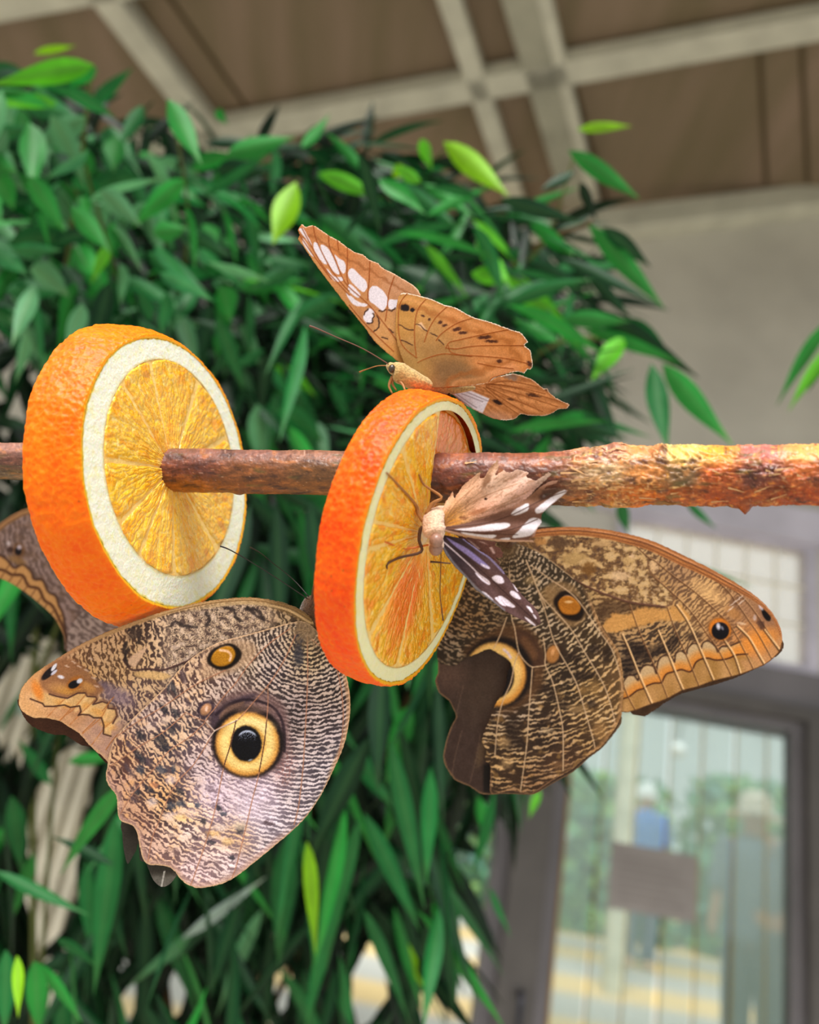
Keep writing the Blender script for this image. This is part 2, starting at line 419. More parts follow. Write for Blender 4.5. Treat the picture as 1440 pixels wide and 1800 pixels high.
m = MB(); m.box((-2.5, WY - .01, .75), (-2.44, WY + .06, 2.16)); m.box((-1.51, WY - .01, .75), (-1.45, WY + .06, 2.16)); m.box((-2.5, WY - .01, .75), (-1.45, WY + .06, .81)); m.box((-2.5, WY - .01, 2.1), (-1.45, WY + .06, 2.16))
w3 = struct(m.build('window_3', M_frame, origin=(-2, WY, .75))); MB().box((-2.44, WY + .02, .81), (-1.51, WY + .026, 2.1)).build('pane', M_glass, w3)

# door_1
m = MB(); m.box((.49, WY - .06, 0), (.60, WY + .06, 2.03)); m.box((1.40, WY - .06, 0), (1.56, WY + .06, 2.03)); m.box((.60, WY - .06, 1.985), (1.40, WY + .06, 2.03))
d1 = struct(m.build('door_1', M_framed, origin=(1, WY, 0)))
m = MB(); m.box((.60, WY - .03, .01), (.648, WY + .02, 1.985)); m.box((1.355, WY - .03, .01), (1.40, WY + .02, 1.985)); m.box((.648, WY - .03, .01), (1.355, WY + .02, .12)); m.box((.648, WY - .03, 1.95), (1.355, WY + .02, 1.985))
leaf = m.build('door_leaf', M_frame, d1)
m = MB(); m.box((.648, WY - .012, .12), (1.355, WY - .006, 1.95)); m.build('pane', M_glass, leaf)
m = MB(); m.box((.644, WY - .036, .12), (.652, WY - .03, 1.95)); m.build('gasket', mat('ochre_gasket', (150, 116, 60), .6), leaf)
tube('door_handle', [(.552, WY - .062, .95), (.552, WY - .10, .95), (.552, WY - .10, 1.06), (.552, WY - .062, 1.06)], .009, mat('handle_steel', (70, 70, 78), .3, .5, metal=.8), d1, 10, 3)
sg = MB().box((.80, WY - .0155, 1.325), (1.07, WY - .0125, 1.515)).build('door_sign', mat('grey_card', (150, 144, 142), .7, .2, noise=8, lo=.93))
tag(sg, 'plain grey card sign stuck to the glass of the door', 'sign')
m = MB()
for k in range(6): m.box((.83, WY - .0165, 1.36 + k * .022), (1.04 - .03 * (k % 3), WY - .0155, 1.365 + k * .022))
m.build('faint_text', mat('grey_print', (136, 128, 126), .7), sg)
# strip curtain behind the glass
sc = thing('strip_curtain', (1.0, WY + .16, 1.97), 'clear plastic strip curtain hanging just behind the glass door', 'curtain')
tube('rail', [(.56, WY + .16, 1.97), (1.46, WY + .16, 1.97)], .012, M_frame, sc, 8, 1)
for k in range(8):
    x0 = .58 + k * .112; yy = WY + .15 + .012 * (k % 2); P = []
    for i in range(12):
        zz = 1.96 - i * 1.9 / 11
        for j in range(5): P.append((x0 + j * .0255, yy + .006 * math.sin(j * 1.2 + k) + .004 * math.sin(i * .8 + k), zz))
    s = mesh('strip', P, gridfaces(12, 5), M_pvc, sc)
    m = MB(); m.box((x0 - .003, yy - .003, .06), (x0 + .004, yy + .003, 1.96)); m.build('strip_edge', M_pvce, sc)

# roof: boards on painted purlins and rafters
RN = np.array([-.1736, -.0467, .9837]); RP = np.array([1.07, 2.8, 4.08])
def on_roof(px, py, off=0): return hit(px, py, RP - RN * off, RN)
ax = np.array([.945, -.288, .153]); ax -= RN * (ax @ RN); ax /= np.linalg.norm(ax); ay = np.cross(RN, ax)
v, f = box_v(RP + RN * .1 - ay * .9 - ax * 1.0, (ax, ay, RN), (4.0, 2.2, .02)); o = mesh('ceiling', v, f, M_roof, shade=False); struct(o)
def beam(name, a, b, w, depth, m, strip=None):
    A = on_roof(*a); B = on_roof(*b); d = B - A; d /= np.linalg.norm(d); dist = (np.linalg.norm(A - CP) + np.linalg.norm(B - CP)) / 2
    if w > 10: A, B = A - d * .9, B + d * .9
    L = np.linalg.norm(B - A); s = np.cross(RN, d)
    hw = w / F * dist * .5
    v, f = box_v((A + B) / 2 + RN * depth / 2, (d, s, RN), (L / 2, hw, depth / 2)); o = mesh(name, v, f, m, shade=False); struct(o)
    bv = o.modifiers.new('bevel', 'BEVEL'); bv.width = .006; bv.segments = 2; return o
beam('trim_4', (120, -80), (400, 282), 40, .07, M_beam)
beam('trim_5', (772, -50), (930, 430), 30, .07, M_beam)
o = beam('trim_6', (898, -60), (1025, 400), 48, .10, M_beam2)
o = beam('trim_7', (940, -60), (1052, 400), 20, .085, M_beam)
beam('trim_8', (300, 257), (1560, 30), 44, .06, M_beam)
A_, B_2 = np.array((.0, WY - .05, zt(0) + .0)), np.array((2.4, WY - .05, zt(2.4))); d_ = (B_2 - A_) / np.linalg.norm(B_2 - A_); v, f = box_v((A_ + B_2) / 2, (d_, np.array([0, 1., 0]), np.cross(d_, [0, 1., 0])), (1.3, .05, .055)); o = mesh('trim_9', v, f, M_beam, shade=False); struct(o)
bv = o.modifiers.new('bevel', 'BEVEL'); bv.width = .008; bv.segments = 2
beam('trim_10', (-200, 52), (240, -30), 44, .06, M_beam)
# board joints
for (a, b) in (((1340, 100), (1352, 350)), ((1415, 90), (1425, 350)), ((870, -30), (925, 140)), ((1010, 170), (1075, 400)), ((230, -60), (440, 230))):
    beam('trim_11', a, b, 7, .012, mat('dark_joint', (88, 74, 50), .8)).location += Vector(RN * .07)

# outside the greenhouse
M_ground, nt, b = new_mat('paving_painted_sun')
t_ = nt.nodes.new('ShaderNodeTexCoord'); w_ = nt.nodes.new('ShaderNodeTexWave'); w_.bands_direction = 'Y'; w_.inputs['Scale'].default_value = .22; w_.inputs['Distortion'].default_value = 1.2; w_.inputs['Detail'].default_value = 1
r_ = nt.nodes.new('ShaderNodeValToRGB'); r_.color_ramp.elements[0].position = .35; r_.color_ramp.elements[1].position = .8
r_.color_ramp.elements[0].color = tuple(lin((190, 180, 176))) + (1,); r_.color_ramp.elements[1].color = tuple(lin((236, 196, 140))) + (1,)  # warm bands: sunlit stripes painted into the paving colour
nt.links.new(t_.outputs['Object'], w_.inputs[0]); nt.links.new(w_.outputs['Fac'], r_.inputs[0]); nt.links.new(r_.outputs[0], b.inputs['Base Color']); b.inputs['Roughness'].default_value = .8
g = mesh('ground', [(-9, 2.95, .1), (12, 2.95, .1), (12, 15, 1.3), (-9, 15, 1.3), (-9, 2.95, -.2), (12, 2.95, -.2), (12, 15, -.2), (-9, 15, -.2)], [(0, 1, 2, 3), (4, 7, 6, 5), (0, 4, 5, 1), (1, 5, 6, 2), (2, 6, 7, 3), (3, 7, 4, 0)], M_ground, shade=False); struct(g)
rs = np.random.RandomState(5)
def clump(name, c, size, n, leafsz, cols, label, group=None):
    r = thing(name, c, label, 'hedge', group); p = rs.randn(n, 3); p /= np.linalg.norm(p, axis=1)[:, None]; p = np.clip(p * 1.25, -.93, .93); p *= (rs.rand(n, 1) ** .3) * np.array(size) ; p[:, 2] = np.abs(p[:, 2])
    P = np.array(c) + p; d = rs.randn(n, 3); d /= np.linalg.norm(d, axis=1)[:, None]; e = np.cross(d, rs.randn(n, 3)); e /= np.linalg.norm(e, axis=1)[:, None]
    s = leafsz * (.6 + .8 * rs.rand(n, 1)); s = s * .9; V4 = np.stack([P - d * s, P + e * s * .5, P + d * s, P - e * s * .5], 1).reshape(-1, 3)
    cc = np.array(cols)[rs.randint(len(cols), size=n)]; mesh('foliage', V4, np.arange(n * 4).reshape(-1, 4), M_hedge, r, pat=np.repeat(cc, 4, 0), shade=False)
    tube('trunk', [c, (c[0], c[1], c[2] + size[2] * .6)], [.08, .04], mat('hedge_trunk', (90, 70, 50)), r, 8, 1); return r
M_hedge = vmat('hedge_leaves', .6, .2, trans=.3)
G = [(120, 170, 120), (96, 150, 118), (160, 200, 120), (100, 150, 140)]  # pale blue-greens: distance haze put into the leaf colours
for k, (x, y, s) in enumerate(((3.1, 11.5, 1.0), (5.2, 11.5, 1.0), (7.3, 11.5, 1.0), (1.0, 11.5, 1.0), (-1.1, 11.5, 1.0), (-3.2, 11.5, 1.0))):
    clump('hedge', (x, y, .1 * (y - 2.95) + .08), (s, .6, 2.0 + .3 * (k % 3)), 2200, .13, G, ['tall green hedge bush seen through the door, left of the others', 'tall green hedge bush seen through the middle of the door', 'tall green hedge bush seen at the right of the door', 'green hedge bush outside, behind the door frame', 'green hedge bush outside behind the hanging foliage', 'green hedge bush outside, farthest left'][k], 'hedge bushes outside')
# pale canopy fascia outside
o = MB().box((-3, 8.0, 3.15), (9, 8.3, 3.75)).build('trim_12', mat('pale_canopy', (200, 206, 196), .7, noise=2)); struct(o)
for x in (-2.6, 2.35, 5.2): struct(MB().box((x, 8.05, .4), (x + .16, 8.2, 3.2)).build('trim_13', M_cream))
gl_ = thing('globe_lamp', tuple(hit(1192, 1318, (0, 7, 0), np.array([0, 1., 0]))), 'small round white lamp hanging outside beyond the door', 'lamp')
c_ = ROOT[gl_]; ball_t, ball_p = np.meshgrid(np.linspace(.01, 3.13, 12), np.arange(20) * math.pi / 10, indexing='ij')
mesh('globe', c_ + .062 * np.stack([np.sin(ball_t) * np.cos(ball_p), np.sin(ball_t) * np.sin(ball_p), np.cos(ball_t)], -1).reshape(-1, 3), gridfaces(12, 20, True), mat('opal_glass', (250, 250, 255), .3, .5), gl_)
tube('hanger', [c_ + (0, 0, .06), c_ + (0, 0, .5), c_ + (0, 1.0, 1.1)], .008, M_framed, gl_, 6, 2)

def person(base, h, face, shirt, hat, trousers, label, hatcol):
    r = thing('person', base, label, 'person'); b = np.array(base); s = h / 1.75
    ca, sa = math.cos(face), math.sin(face); T = lambda x, y, z: tuple(b + s * np.array([x * ca - y * sa, x * sa + y * ca, z]))
    me = bpy.data.meshes.new('body')
    J = dict(pel=(0, 0, .95), sp=(0, 0, 1.15), ch=(0, 0, 1.36), nk=(0, .0, 1.5), hd=(0, .015, 1.62), tp=(0, .01, 1.70))
    P = list(J.values()); E = [(i, i + 1) for i in range(5)]; R = [(.15, .11), (.135, .10), (.16, .11), (.055, .055), (.085, .10), (.07, .08)]
    for sg in (-1, 1):
        n = len(P); P += [(sg * .17, 0, 1.42), (sg * .22, -.01, 1.2), (sg * .23, .06, .98), (sg * .22, .10, .88)]; R += [(.06, .06), (.045, .045), (.034, .034), (.04, .028)]; E += [(2, n), (n, n + 1), (n + 1, n + 2), (n + 2, n + 3)]
        n = len(P); P += [(sg * .09, 0, .88), (sg * .10, .02, .5), (sg * .10, -.01, .1), (sg * .10, .12, .03)]; R += [(.085, .09), (.06, .06), (.042, .045), (.04, .03)]; E += [(0, n), (n, n + 1), (n + 1, n + 2), (n + 2, n + 3)]
    me.from_pydata([tuple(np.array(T(*p)) - b) for p in P], E, []); o = bpy.data.objects.new('body', me); scene.collection.objects.link(o); o.parent = r
    sk = o.modifiers.new('skin', 'SKIN'); ly = me.skin_vertices[0]
    for i, q in enumerate(R): ly.data[i].radius = (q[0] * s, q[1] * s)
    ly.data[0].use_root = True
    su = o.modifiers.new('sub', 'SUBSURF'); su.levels = 2; su.render_levels = 2
    me.materials.append(mat('skin', (214, 160, 130), .6, sss=0)); ROOT[o] = b
    v, f = tube_v([T(0, 0, z) for z in np.linspace(.86, 1.5, 12)], np.interp(np.linspace(0, 1, 12), [0, .3, .7, .92, 1], [.185, .165, .2, .16, .075]) * s, 20, flat=.72, noise=.04); mesh('shirt', v, f, mat('shirt', shirt, .8, noise=4), r)
    for sg in (-1, 1):
        tube('sleeve', [T(sg * .15, 0, 1.45), T(sg * .2, 0, 1.33), T(sg * .23, 0, 1.15)], np.array([.085, .072, .066]) * s, mat('sleeve', shirt, .8), r, 12)
        tube('trouser_leg', [T(sg * .085, 0, .95), T(sg * .10, .02, .5), T(sg * .10, 0, .08)], np.array([.115, .085, .07]) * s, mat('trousers', trousers, .8), r, 12)
    v, f = tube_v([T(0, .01, z) for z in (1.60, 1.62, 1.635, 1.66, 1.72, 1.755, 1.77)], np.array([.13 * hat, .13 * hat, .105, .104, .095, .06, .01]) * s, 20); mesh('hat', v, f, mat('hat', hatcol, .7), r)
    for sg in (-1, 1): mesh('eye', *tube_v([T(sg * .03, .095, 1.64), T(sg * .03, .112, 1.64)], .008 * s, 8), mat('eye_dark', (40, 30, 30)), r)
    mesh('nose', *tube_v([T(0, .10, 1.63), T(0, .135, 1.605), T(0, .11, 1.595)], np.array([.008, .014, .01]) * s, 8), mat('skin_nose', (208, 150, 122)), r)
    return r
def gz(y): return .1 + .0996 * (y - 2.95)
q = hit(1135, 1430, (0, 9.5, 0), np.array([0, 1., 0])); person((q[0], 9.5, gz(9.5)), 1.8, math.pi, (90, 140, 226), .95, (70, 80, 110), 'person in a blue shirt and white cap, standing outside beyond the door', (244, 246, 252))
q = hit(1330, 1430, (0, 5.6, 0), np.array([0, 1., 0])); person((q[0], 5.6, gz(5.6)), 1.76, math.pi * .75, (122, 138, 158), 1.35, (96, 106, 122), 'person in grey with a pale sun hat, standing outside at the right of the door', (240, 226, 210))

# ------------------------------------------------------------------ plants
M_leaf = vmat('glossy_leaf', rough=.5, spec=.28, trans=.3, fine=(60, .12))
M_stem = mat('green_stem', (96, 104, 52), .6, .3, noise=40); M_stemb = mat('woody_stem', (96, 74, 50), .8, .2, noise=30)
def leaves(name, P, Q, W, sag, roll, cols, parent, curl=.25, rows=9, shape=.8):
    """lance-shaped folded leaves from base P to tip Q (world), width W, drooping"""
    P = np.asarray(P); Q = np.asarray(Q); n = len(P); t = np.linspace(0, 1, rows)[None, :, None]
    L = np.linalg.norm(Q - P, axis=1)[:, None]; mid = (P + Q) / 2 + np.array([0, 0, 1.0]) * (sag * L[:, 0])[:, None]
    C = (1 - t) ** 2 * P[:, None] + 2 * t * (1 - t) * mid[:, None] + t * t * Q[:, None]
    T = np.gradient(C, axis=1); T /= np.linalg.norm(T, axis=2)[..., None]
    view = C - CP; view /= np.linalg.norm(view, axis=2)[..., None]
    S = np.cross(T, view); S /= np.linalg.norm(S, axis=2)[..., None] + 1e-9; Nn = np.cross(S, T)
    a = roll[:, None, None] + curl * (t - .5) * 2
    S2 = S * np.cos(a) + Nn * np.sin(a); N2 = Nn * np.cos(a) - S * np.sin(a)
    tt = t[0, :, 0]; w = (np.sin(np.pi * np.clip(tt, 0, 1) ** shape) ** 1.05) * (1 - .3 * tt); w[0] = .05; w[-1] = .01
    u = np.array([-1, -.5, 0, .5, 1.0]); hw = (W[:, None] * w[None, :] * .5)[:, :, None, None]
    Vv = C[:, :, None] + S2[:, :, None] * hw * u[None, None, :, None] + N2[:, :, None] * hw * (np.abs(u) * .35)[None, None, :, None]
    nv = rows * 5; gf = gridfaces(rows, 5); faces = (gf[None] + (np.arange(n) * nv)[:, None, None]).reshape(-1, 4)
    c = np.repeat(np.asarray(cols, float)[:, None], nv, 1).reshape(n, rows, 5, 3)
    c = c * (1 - .10 * (u == 0)[None, None, :, None]) + 0; c[:, :, 2] = c[:, :, 2] * .8 + np.array((150, 190, 110)) * .2; c[:, -2:] = c[:, -2:] * .85 + np.array((120, 110, 50)) * .15
    return mesh(name, Vv.reshape(-1, 3), faces, M_leaf, parent, pat=c.reshape(-1, 3))
COL = dict(b=(92, 186, 34), m=(38, 138, 52), g=(28, 106, 50), d=(9, 56, 27), k=(4, 28, 14), w=(150, 166, 158), y=(134, 196, 16), t=(88, 148, 100))  # d, k: shade of the shrub's interior darkened into the leaf colour
GAPS = [[(470, 1760), (500, 1700), (520, 1700), (505, 1800)], [(55, 1350), (105, 1390), (150, 1440), (135, 1520), (128, 1600), (60, 1665), (50, 1500)], [(40, 1180), (140, 1160), (60, 1260), (-20, 1330), (-20, 1200)], [(115, 1300), (170, 1350), (140, 1410), (100, 1370)], [(215, 1720), (245, 1720), (235, 1800), (205, 1800)],
        [(800, 1500), (850, 1500), (856, 1560), (820, 1560)], [(620, 1700), (680, 1660), (670, 1790), (620, 1800)], [(290, 1730), (330, 1700), (320, 1790), (280, 1800)], [(430, 1790), (445, 1760), (460, 1790)], [(0, 620), (25, 640), (20, 690), (0, 690)]]
def scatter(n, poly, L, W, ang, spread, D0, D1, cols, probs, seed, gaps=True, tilt=.35, sag=(.02, .16), shape=.8, twist=.9):
    r = np.random.RandomState(seed); poly = np.array(poly, float); x0, y0 = poly.min(0); x1, y1 = poly.max(0); B = []
    while len(B) < n:
        q = r.rand(400, 2) * (x1 - x0, y1 - y0) + (x0, y0); B += list(q[inside(q[:, 0], q[:, 1], poly)])
    B = np.array(B[:n]); a = np.radians(ang + spread * r.randn(n)); l = L * (.6 + .7 * r.rand(n)); D = D0 + (D1 - D0) * r.rand(n)
    l = l * .62 / D * 1.0
    Tp = B + np.stack([np.cos(a), np.sin(a)], 1) * l[:, None]; Dt = D + tilt * (l / F * D) * r.randn(n)
    if gaps:
        bad = np.zeros(n, bool)
        for g in GAPS:
            for k in (0, .25, .5, .75, 1): m = B * (1 - k) + Tp * k; bad |= inside(m[:, 0], m[:, 1], g)
        k = ~bad; B, Tp, D, Dt, l = B[k], Tp[k], D[k], Dt[k], l[k]
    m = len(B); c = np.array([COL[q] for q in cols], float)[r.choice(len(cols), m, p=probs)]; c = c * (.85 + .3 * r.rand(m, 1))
    return V(B[:, 0], B[:, 1], D), V(Tp[:, 0], Tp[:, 1], Dt), W * (.7 + .6 * r.rand(m)) * .62 / F, r.uniform(*sag, m), twist * r.randn(m), c
def hero(L, D0=.55, seed=0):
    r = np.random.RandomState(seed); P, Q, W, C, S, R = [], [], [], [], [], []
    for h in L:
        x0, y0, x1, y1, w, c = h[:6]; D = h[6] if len(h) > 6 else D0 + .12 * r.rand(); ro = h[7] if len(h) > 7 else .35 * r.randn(); sg = h[8] if len(h) > 8 else r.uniform(.0, .08)
        P.append(V(x0, y0, D)); Q.append(V(x1, y1, D + .02 * r.randn())); W.append(w / F * D); C.append(COL[c]); S.append(sg); R.append(ro)
    return np.array(P), np.array(Q), np.array(W), np.array(S), np.array(R), np.array(C, float)
def merge(*S): return [np.concatenate([s[i] for s in S]) for i in range(6)]

shrub = thing('leafy_shrub', V(330, 2100, .95), 'large dense green shrub with long narrow drooping leaves, filling the background behind the slices', 'shrub')
A = [(-360, 150), (-80, 115), (60, 110), (150, 120), (230, 205), (330, 225), (420, 240), (560, 235), (640, 250), (740, 290), (720, 620), (-360, 660)]
B_ = [(520, 235), (640, 245), (760, 275), (860, 350), (930, 385), (1000, 430), (1040, 520), (1060, 600), (1040, 700), (960, 790), (900, 900), (380, 900), (400, 560)]
C_ = [(-340, 850), (900, 880), (930, 960), (930, 1250), (880, 1330), (820, 1420), (800, 1560), (760, 1680), (680, 1830), (-340, 1850)]
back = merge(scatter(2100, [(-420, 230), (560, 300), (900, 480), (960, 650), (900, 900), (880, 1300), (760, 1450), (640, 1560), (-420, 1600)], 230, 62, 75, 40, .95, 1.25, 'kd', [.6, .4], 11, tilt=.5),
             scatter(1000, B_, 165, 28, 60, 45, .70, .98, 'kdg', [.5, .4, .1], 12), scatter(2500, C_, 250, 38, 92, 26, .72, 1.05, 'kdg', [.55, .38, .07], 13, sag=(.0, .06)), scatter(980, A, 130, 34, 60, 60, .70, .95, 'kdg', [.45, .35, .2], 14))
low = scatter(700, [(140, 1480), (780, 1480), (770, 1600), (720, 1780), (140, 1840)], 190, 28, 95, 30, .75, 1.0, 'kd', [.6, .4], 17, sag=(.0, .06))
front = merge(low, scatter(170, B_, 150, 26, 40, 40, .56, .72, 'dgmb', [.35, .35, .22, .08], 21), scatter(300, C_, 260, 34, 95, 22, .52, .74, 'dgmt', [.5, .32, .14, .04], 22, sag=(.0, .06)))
H = [(780, 250, 895, 345, 46, 'y', .62, .2), (840, 345, 745, 330, 20, 'g'), (1000, 265, 1125, 350, 36, 'm', .62, .1), (1015, 228, 1112, 222, 20, 'y', .66, .1), (930, 395, 1010, 450, 34, 'm'), (1035, 395, 1170, 545, 40, 'm', .6, .2), (1060, 400, 1145, 470, 34, 'd'), (1010, 440, 1025, 515, 20, 'd'),
     (1030, 480, 1110, 560, 26, 'd'), (1020, 540, 1230, 665, 44, 'd', .6), (1090, 560, 1180, 625, 40, 'g'), (1025, 580, 1200, 640, 30, 'm'), (1100, 590, 1040, 670, 40, 'b', .6, .1), (1145, 640, 1175, 795, 44, 'g', .6), (1165, 640, 1285, 780, 48, 'm', .58, .3), (1200, 680, 1290, 785, 30, 'b', .6, .5), (830, 480, 905, 500, 40, 'b'), (890, 480, 1020, 610, 46, 'b', .6, .2),
     (980, 600, 900, 560, 30, 'm'), (960, 700, 1060, 800, 26, 'd'), (1040, 680, 1080, 790, 20, 'k'), (700, 470, 880, 520, 60, 'd'), (740, 320, 690, 290, 26, 'b'), (520, 320, 480, 430, 52, 'y', .6, .1), (560, 305, 670, 350, 34, 'b', .62, .1), (530, 260, 580, 200, 26, 'm'), (640, 300, 570, 230, 22, 'm'), (740, 245, 760, 300, 26, 'b'),
     (690, 310, 710, 290, 24, 'y'), (600, 520, 490, 580, 40, 'g', .6), (690, 380, 560, 420, 30, 'd'), (560, 380, 700, 480, 60, 'g', .66), (1010, 300, 950, 335, 26, 'd'), (880, 350, 1020, 390, 34, 'd'), (1020, 320, 1050, 390, 24, 'k'), (940, 900, 1000, 930, 22, 'd'), (1205, 880, 1260, 930, 18, 'g', .6), (1090, 880, 1105, 940, 26, 'g'), (1110, 955, 1330, 1035, 16, 'g', .66),
     (540, 1480, 555, 1680, 30, 'y', .5, .1), (505, 1470, 490, 1700, 52, 'g', .6, .1), (620, 1320, 690, 1420, 40, 'g'), (720, 1240, 680, 1380, 44, 'm', .6), (640, 1430, 740, 1640, 36, 'g', .6, .2), (700, 1500, 600, 1620, 30, 'd'), (760, 1380, 740, 1560, 40, 'd'), (840, 1400, 860, 1480, 26, 'm'), (870, 1390, 830, 1540, 26, 'g'), (950, 1390, 930, 1440, 18, 'b', .7), (640, 1600, 720, 1800, 30, 'g', .6),
     (700, 1640, 760, 1760, 22, 'y', .7), (320, 1650, 470, 1540, 26, 'w', .6, .6), (215, 1380, 105, 1540, 36, 'm', .46, .2), (-10, 1530, 160, 1610, 26, 'g', .5, .4), (90, 1330, 60, 1270, 20, 'd'), (30, 1260, 90, 1170, 34, 'w', .7, .3), (0, 1290, 70, 1180, 30, 't', .75), (120, 1180, 40, 1330, 30, 'w', .8), (30, 1680, 32, 1790, 22, 'y', .42, .1), (10, 1670, 8, 1820, 40, 'g', .45), (60, 1690, 70, 1820, 40, 'm', .45), (60, 1690, 145, 1800, 24, 'm', .46),
     (100, 1650, 170, 1700, 20, 'g', .5), (200, 1520, 90, 1470, 22, 'd', .5), (420, 1560, 300, 1700, 26, 'd'), (400, 1600, 220, 1740, 28, 't', .7), (460, 1600, 380, 1790, 32, 't', .7, .5), (90, 1380, 30, 1300, 26, 'g'), (120, 1340, 205, 1330, 26, 'm', .6), (20, 1400, 40, 1540, 40, 'g', .6), (60, 1500, 20, 1620, 26, 'm', .6), (770, 1600, 800, 1780, 30, 'd'), (860, 1560, 900, 1650, 18, 'g'), (440, 880, 520, 950, 36, 'd'), (500, 900, 600, 840, 40, 'g'), (560, 1060, 640, 1200, 36, 'd')]
bs = [x for x in (back, front, hero(H, .55, 3))]
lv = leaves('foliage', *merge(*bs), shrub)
for k, (pts, r0) in enumerate([([(330, 2100, .95), (380, 1500, .95), (470, 900, .9), (560, 420, .85), (640, 260, .8)], .006), ([(330, 2100, .95), (520, 1500, .9), (720, 900, .82), (880, 500, .74), (1040, 390, .66)], .005), ([(330, 2100, .95), (250, 1400, .95), (150, 800, .9), (90, 300, .85)], .006), ([(330, 2100, .95), (600, 1500, .85), (820, 1000, .75), (900, 940, .7), (850, 1350, .7)], .004),
                       ([(560, 420, .85), (700, 330, .8), (800, 250, .65)], .002), ([(720, 900, .82), (950, 620, .7), (1150, 620, .62), (1180, 650, .6)], .0022), ([(880, 500, .74), (960, 420, .66), (1010, 270, .63)], .0018), ([(150, 800, .9), (300, 400, .8), (320, 250, .7)], .003)]):
    tube('stem', [V(a, b, d) for a, b, d in pts], np.linspace(r0, r0 * .4, len(pts)), M_stemb if k < 4 else M_stem, shrub, 8, 6)

sprig = thing('leafy_sprig', V(1640, 380, .62), 'leafy sprig reaching in at the right edge, in front of the pale wall', 'sprig')
leaves('foliage', *hero([(1462, 560, 1365, 715, 30, 'm', .6, .5), (1470, 600, 1385, 725, 26, 'b', .6, .3), (1480, 580, 1420, 690, 26, 'd', .61), (1500, 540, 1560, 690, 30, 'm', .61), (1540, 490, 1470, 600, 28, 'g', .61), (1580, 450, 1640, 580, 28, 'm', .62)], .6, 4), sprig)
tube('stem', [V(1640, 380, .62), V(1560, 460, .615), V(1500, 535, .61), (V(1465, 585, .602))], [.0022, .0018, .0014, .0008], M_stem, sprig, 8, 5)
shrub2 = thing('broadleaf_shrub', V(60, 1900, .75), 'lighter green shrub with broader pointed leaves, upper left beside the left slice', 'shrub')
f2 = merge(scatter(210, [(-80, 120), (60, 130), (180, 190), (260, 260), (420, 300), (470, 420), (430, 560), (-80, 620)], 105, 40, 60, 45, .56, .74, 'gmtd', [.26, .34, .24, .16], 31, shape=.7),
           scatter(90, [(-60, 420), (150, 450), (400, 520), (420, 700), (560, 760), (520, 640), (420, 560), (-60, 560)], 120, 38, 75, 30, .58, .74, 'gtd', [.45, .2, .35], 32, shape=.7))
H2 = [(165, 115, -20, 150, 44, 'b', .6, .3), (170, 120, 60, 160, 40, 'm', .6, .2), (150, 205, 50, 272, 46, 't', .6, .1), (60, 95, 135, 80, 16, 'y', .7), (295, 175, 355, 290, 44, 'm', .52, .1), (380, 195, 400, 220, 20, 'm'), (100, 180, -30, 190, 30, 'b', .58, .5), (-20, 240, 60, 225, 30, 'g'), (-20, 290, 30, 350, 28, 'b', .58, .2), (50, 310, 115, 410, 42, 'm', .52, .1), (125, 365, 195, 445, 40, 'm', .52, .1), (175, 335, 250, 400, 44, 't', .55, .1),
      (250, 185, 210, 260, 30, 'g'), (280, 480, 375, 530, 34, 'g', .52, .4), (200, 400, 250, 480, 44, 't', .55), (190, 430, 160, 500, 24, 'b', .56), (270, 410, 330, 400, 40, 'm', .55), (330, 400, 370, 480, 38, 't'), (20, 440, 110, 440, 30, 'g'), (60, 500, 20, 610, 36, 't'), (130, 500, 140, 600, 36, 'g'), (340, 500, 310, 570, 34, 'g'), (420, 590, 330, 560, 30, 'd'), (380, 560, 430, 690, 34, 'g'), (450, 440, 480, 470, 30, 'g'), (520, 470, 440, 510, 34, 'g', .6), (90, 240, 130, 330, 20, 't'), (400, 270, 520, 240, 44, 'm', .6, .5), (380, 300, 480, 300, 44, 'd')]
leaves('foliage', *merge(f2, hero(H2, .55, 9)), shrub2, shape=.7)
for pts, r0 in [([(60, 1900, .75), (60, 1200, .75), (90, 700, .7), (140, 300, .64), (160, 130, .62)], .003), ([(60, 1900, .75), (120, 1100, .75), (220, 650, .7), (160, 330, .62), (120, 240, .6)], .002), ([(60, 1200, .75), (260, 700, .7), (330, 420, .66), (300, 190, .58)], .002)]:
    tube('stem', [V(a, b, d) for a, b, d in pts], np.linspace(r0, r0 * .4, len(pts)), M_stem, shrub2, 8, 6)
# ------------------------------------------------------------------ the branch
BX = [-700, -60, 20, 150, 290, 400, 600, 760, 900, 1000, 1090, 1200, 1300, 1440, 1520, 2300]
BYc = [800, 808, 811, 815, 826, 828, 832, 840, 842, 840, 834, 836, 835, 834, 834, 838]
BR = [27, 31, 32, 35, 39, 38, 39, 44, 45, 46, 51, 49, 50, 51, 52, 62]
def bD(x): return np.interp(x, [-700, -60, 290, 750, 1440, 1520, 2300], [.262, .2415, .230, .2155, .193, .1905, .166])
nx_, na_ = 1600, 150
xs = np.linspace(-600, 2300, nx_); th = np.arange(na_) * 2 * np.pi / na_
X, T = np.meshgrid(xs, th, indexing='ij')
cyy = np.interp(X, BX, BYc) + 1.2 * pn(X / 60, 0 * X, 3); rr = np.interp(X, BX, BR); Dx = bD(X)
vv = np.cos(T); ff = np.sin(T)                                     # vv: up, ff: towards the viewer
U, W_ = vv * 1.9, ff * 1.9
right = sst(930, 1060, X)
b1 = fbm(X / 90 + 3, U + W_ * .6, 1, 4); b2 = fbm(X / 22, U * 2.2 + W_, 2, 4); b3 = pn(X / 5, U * 7 + W_ * 3, 3)
fl = np.clip(np.abs(fbm(X / 45 + .8 * U, U * 2.4 + W_ * 1.5, 7, 3)), 0, 1)
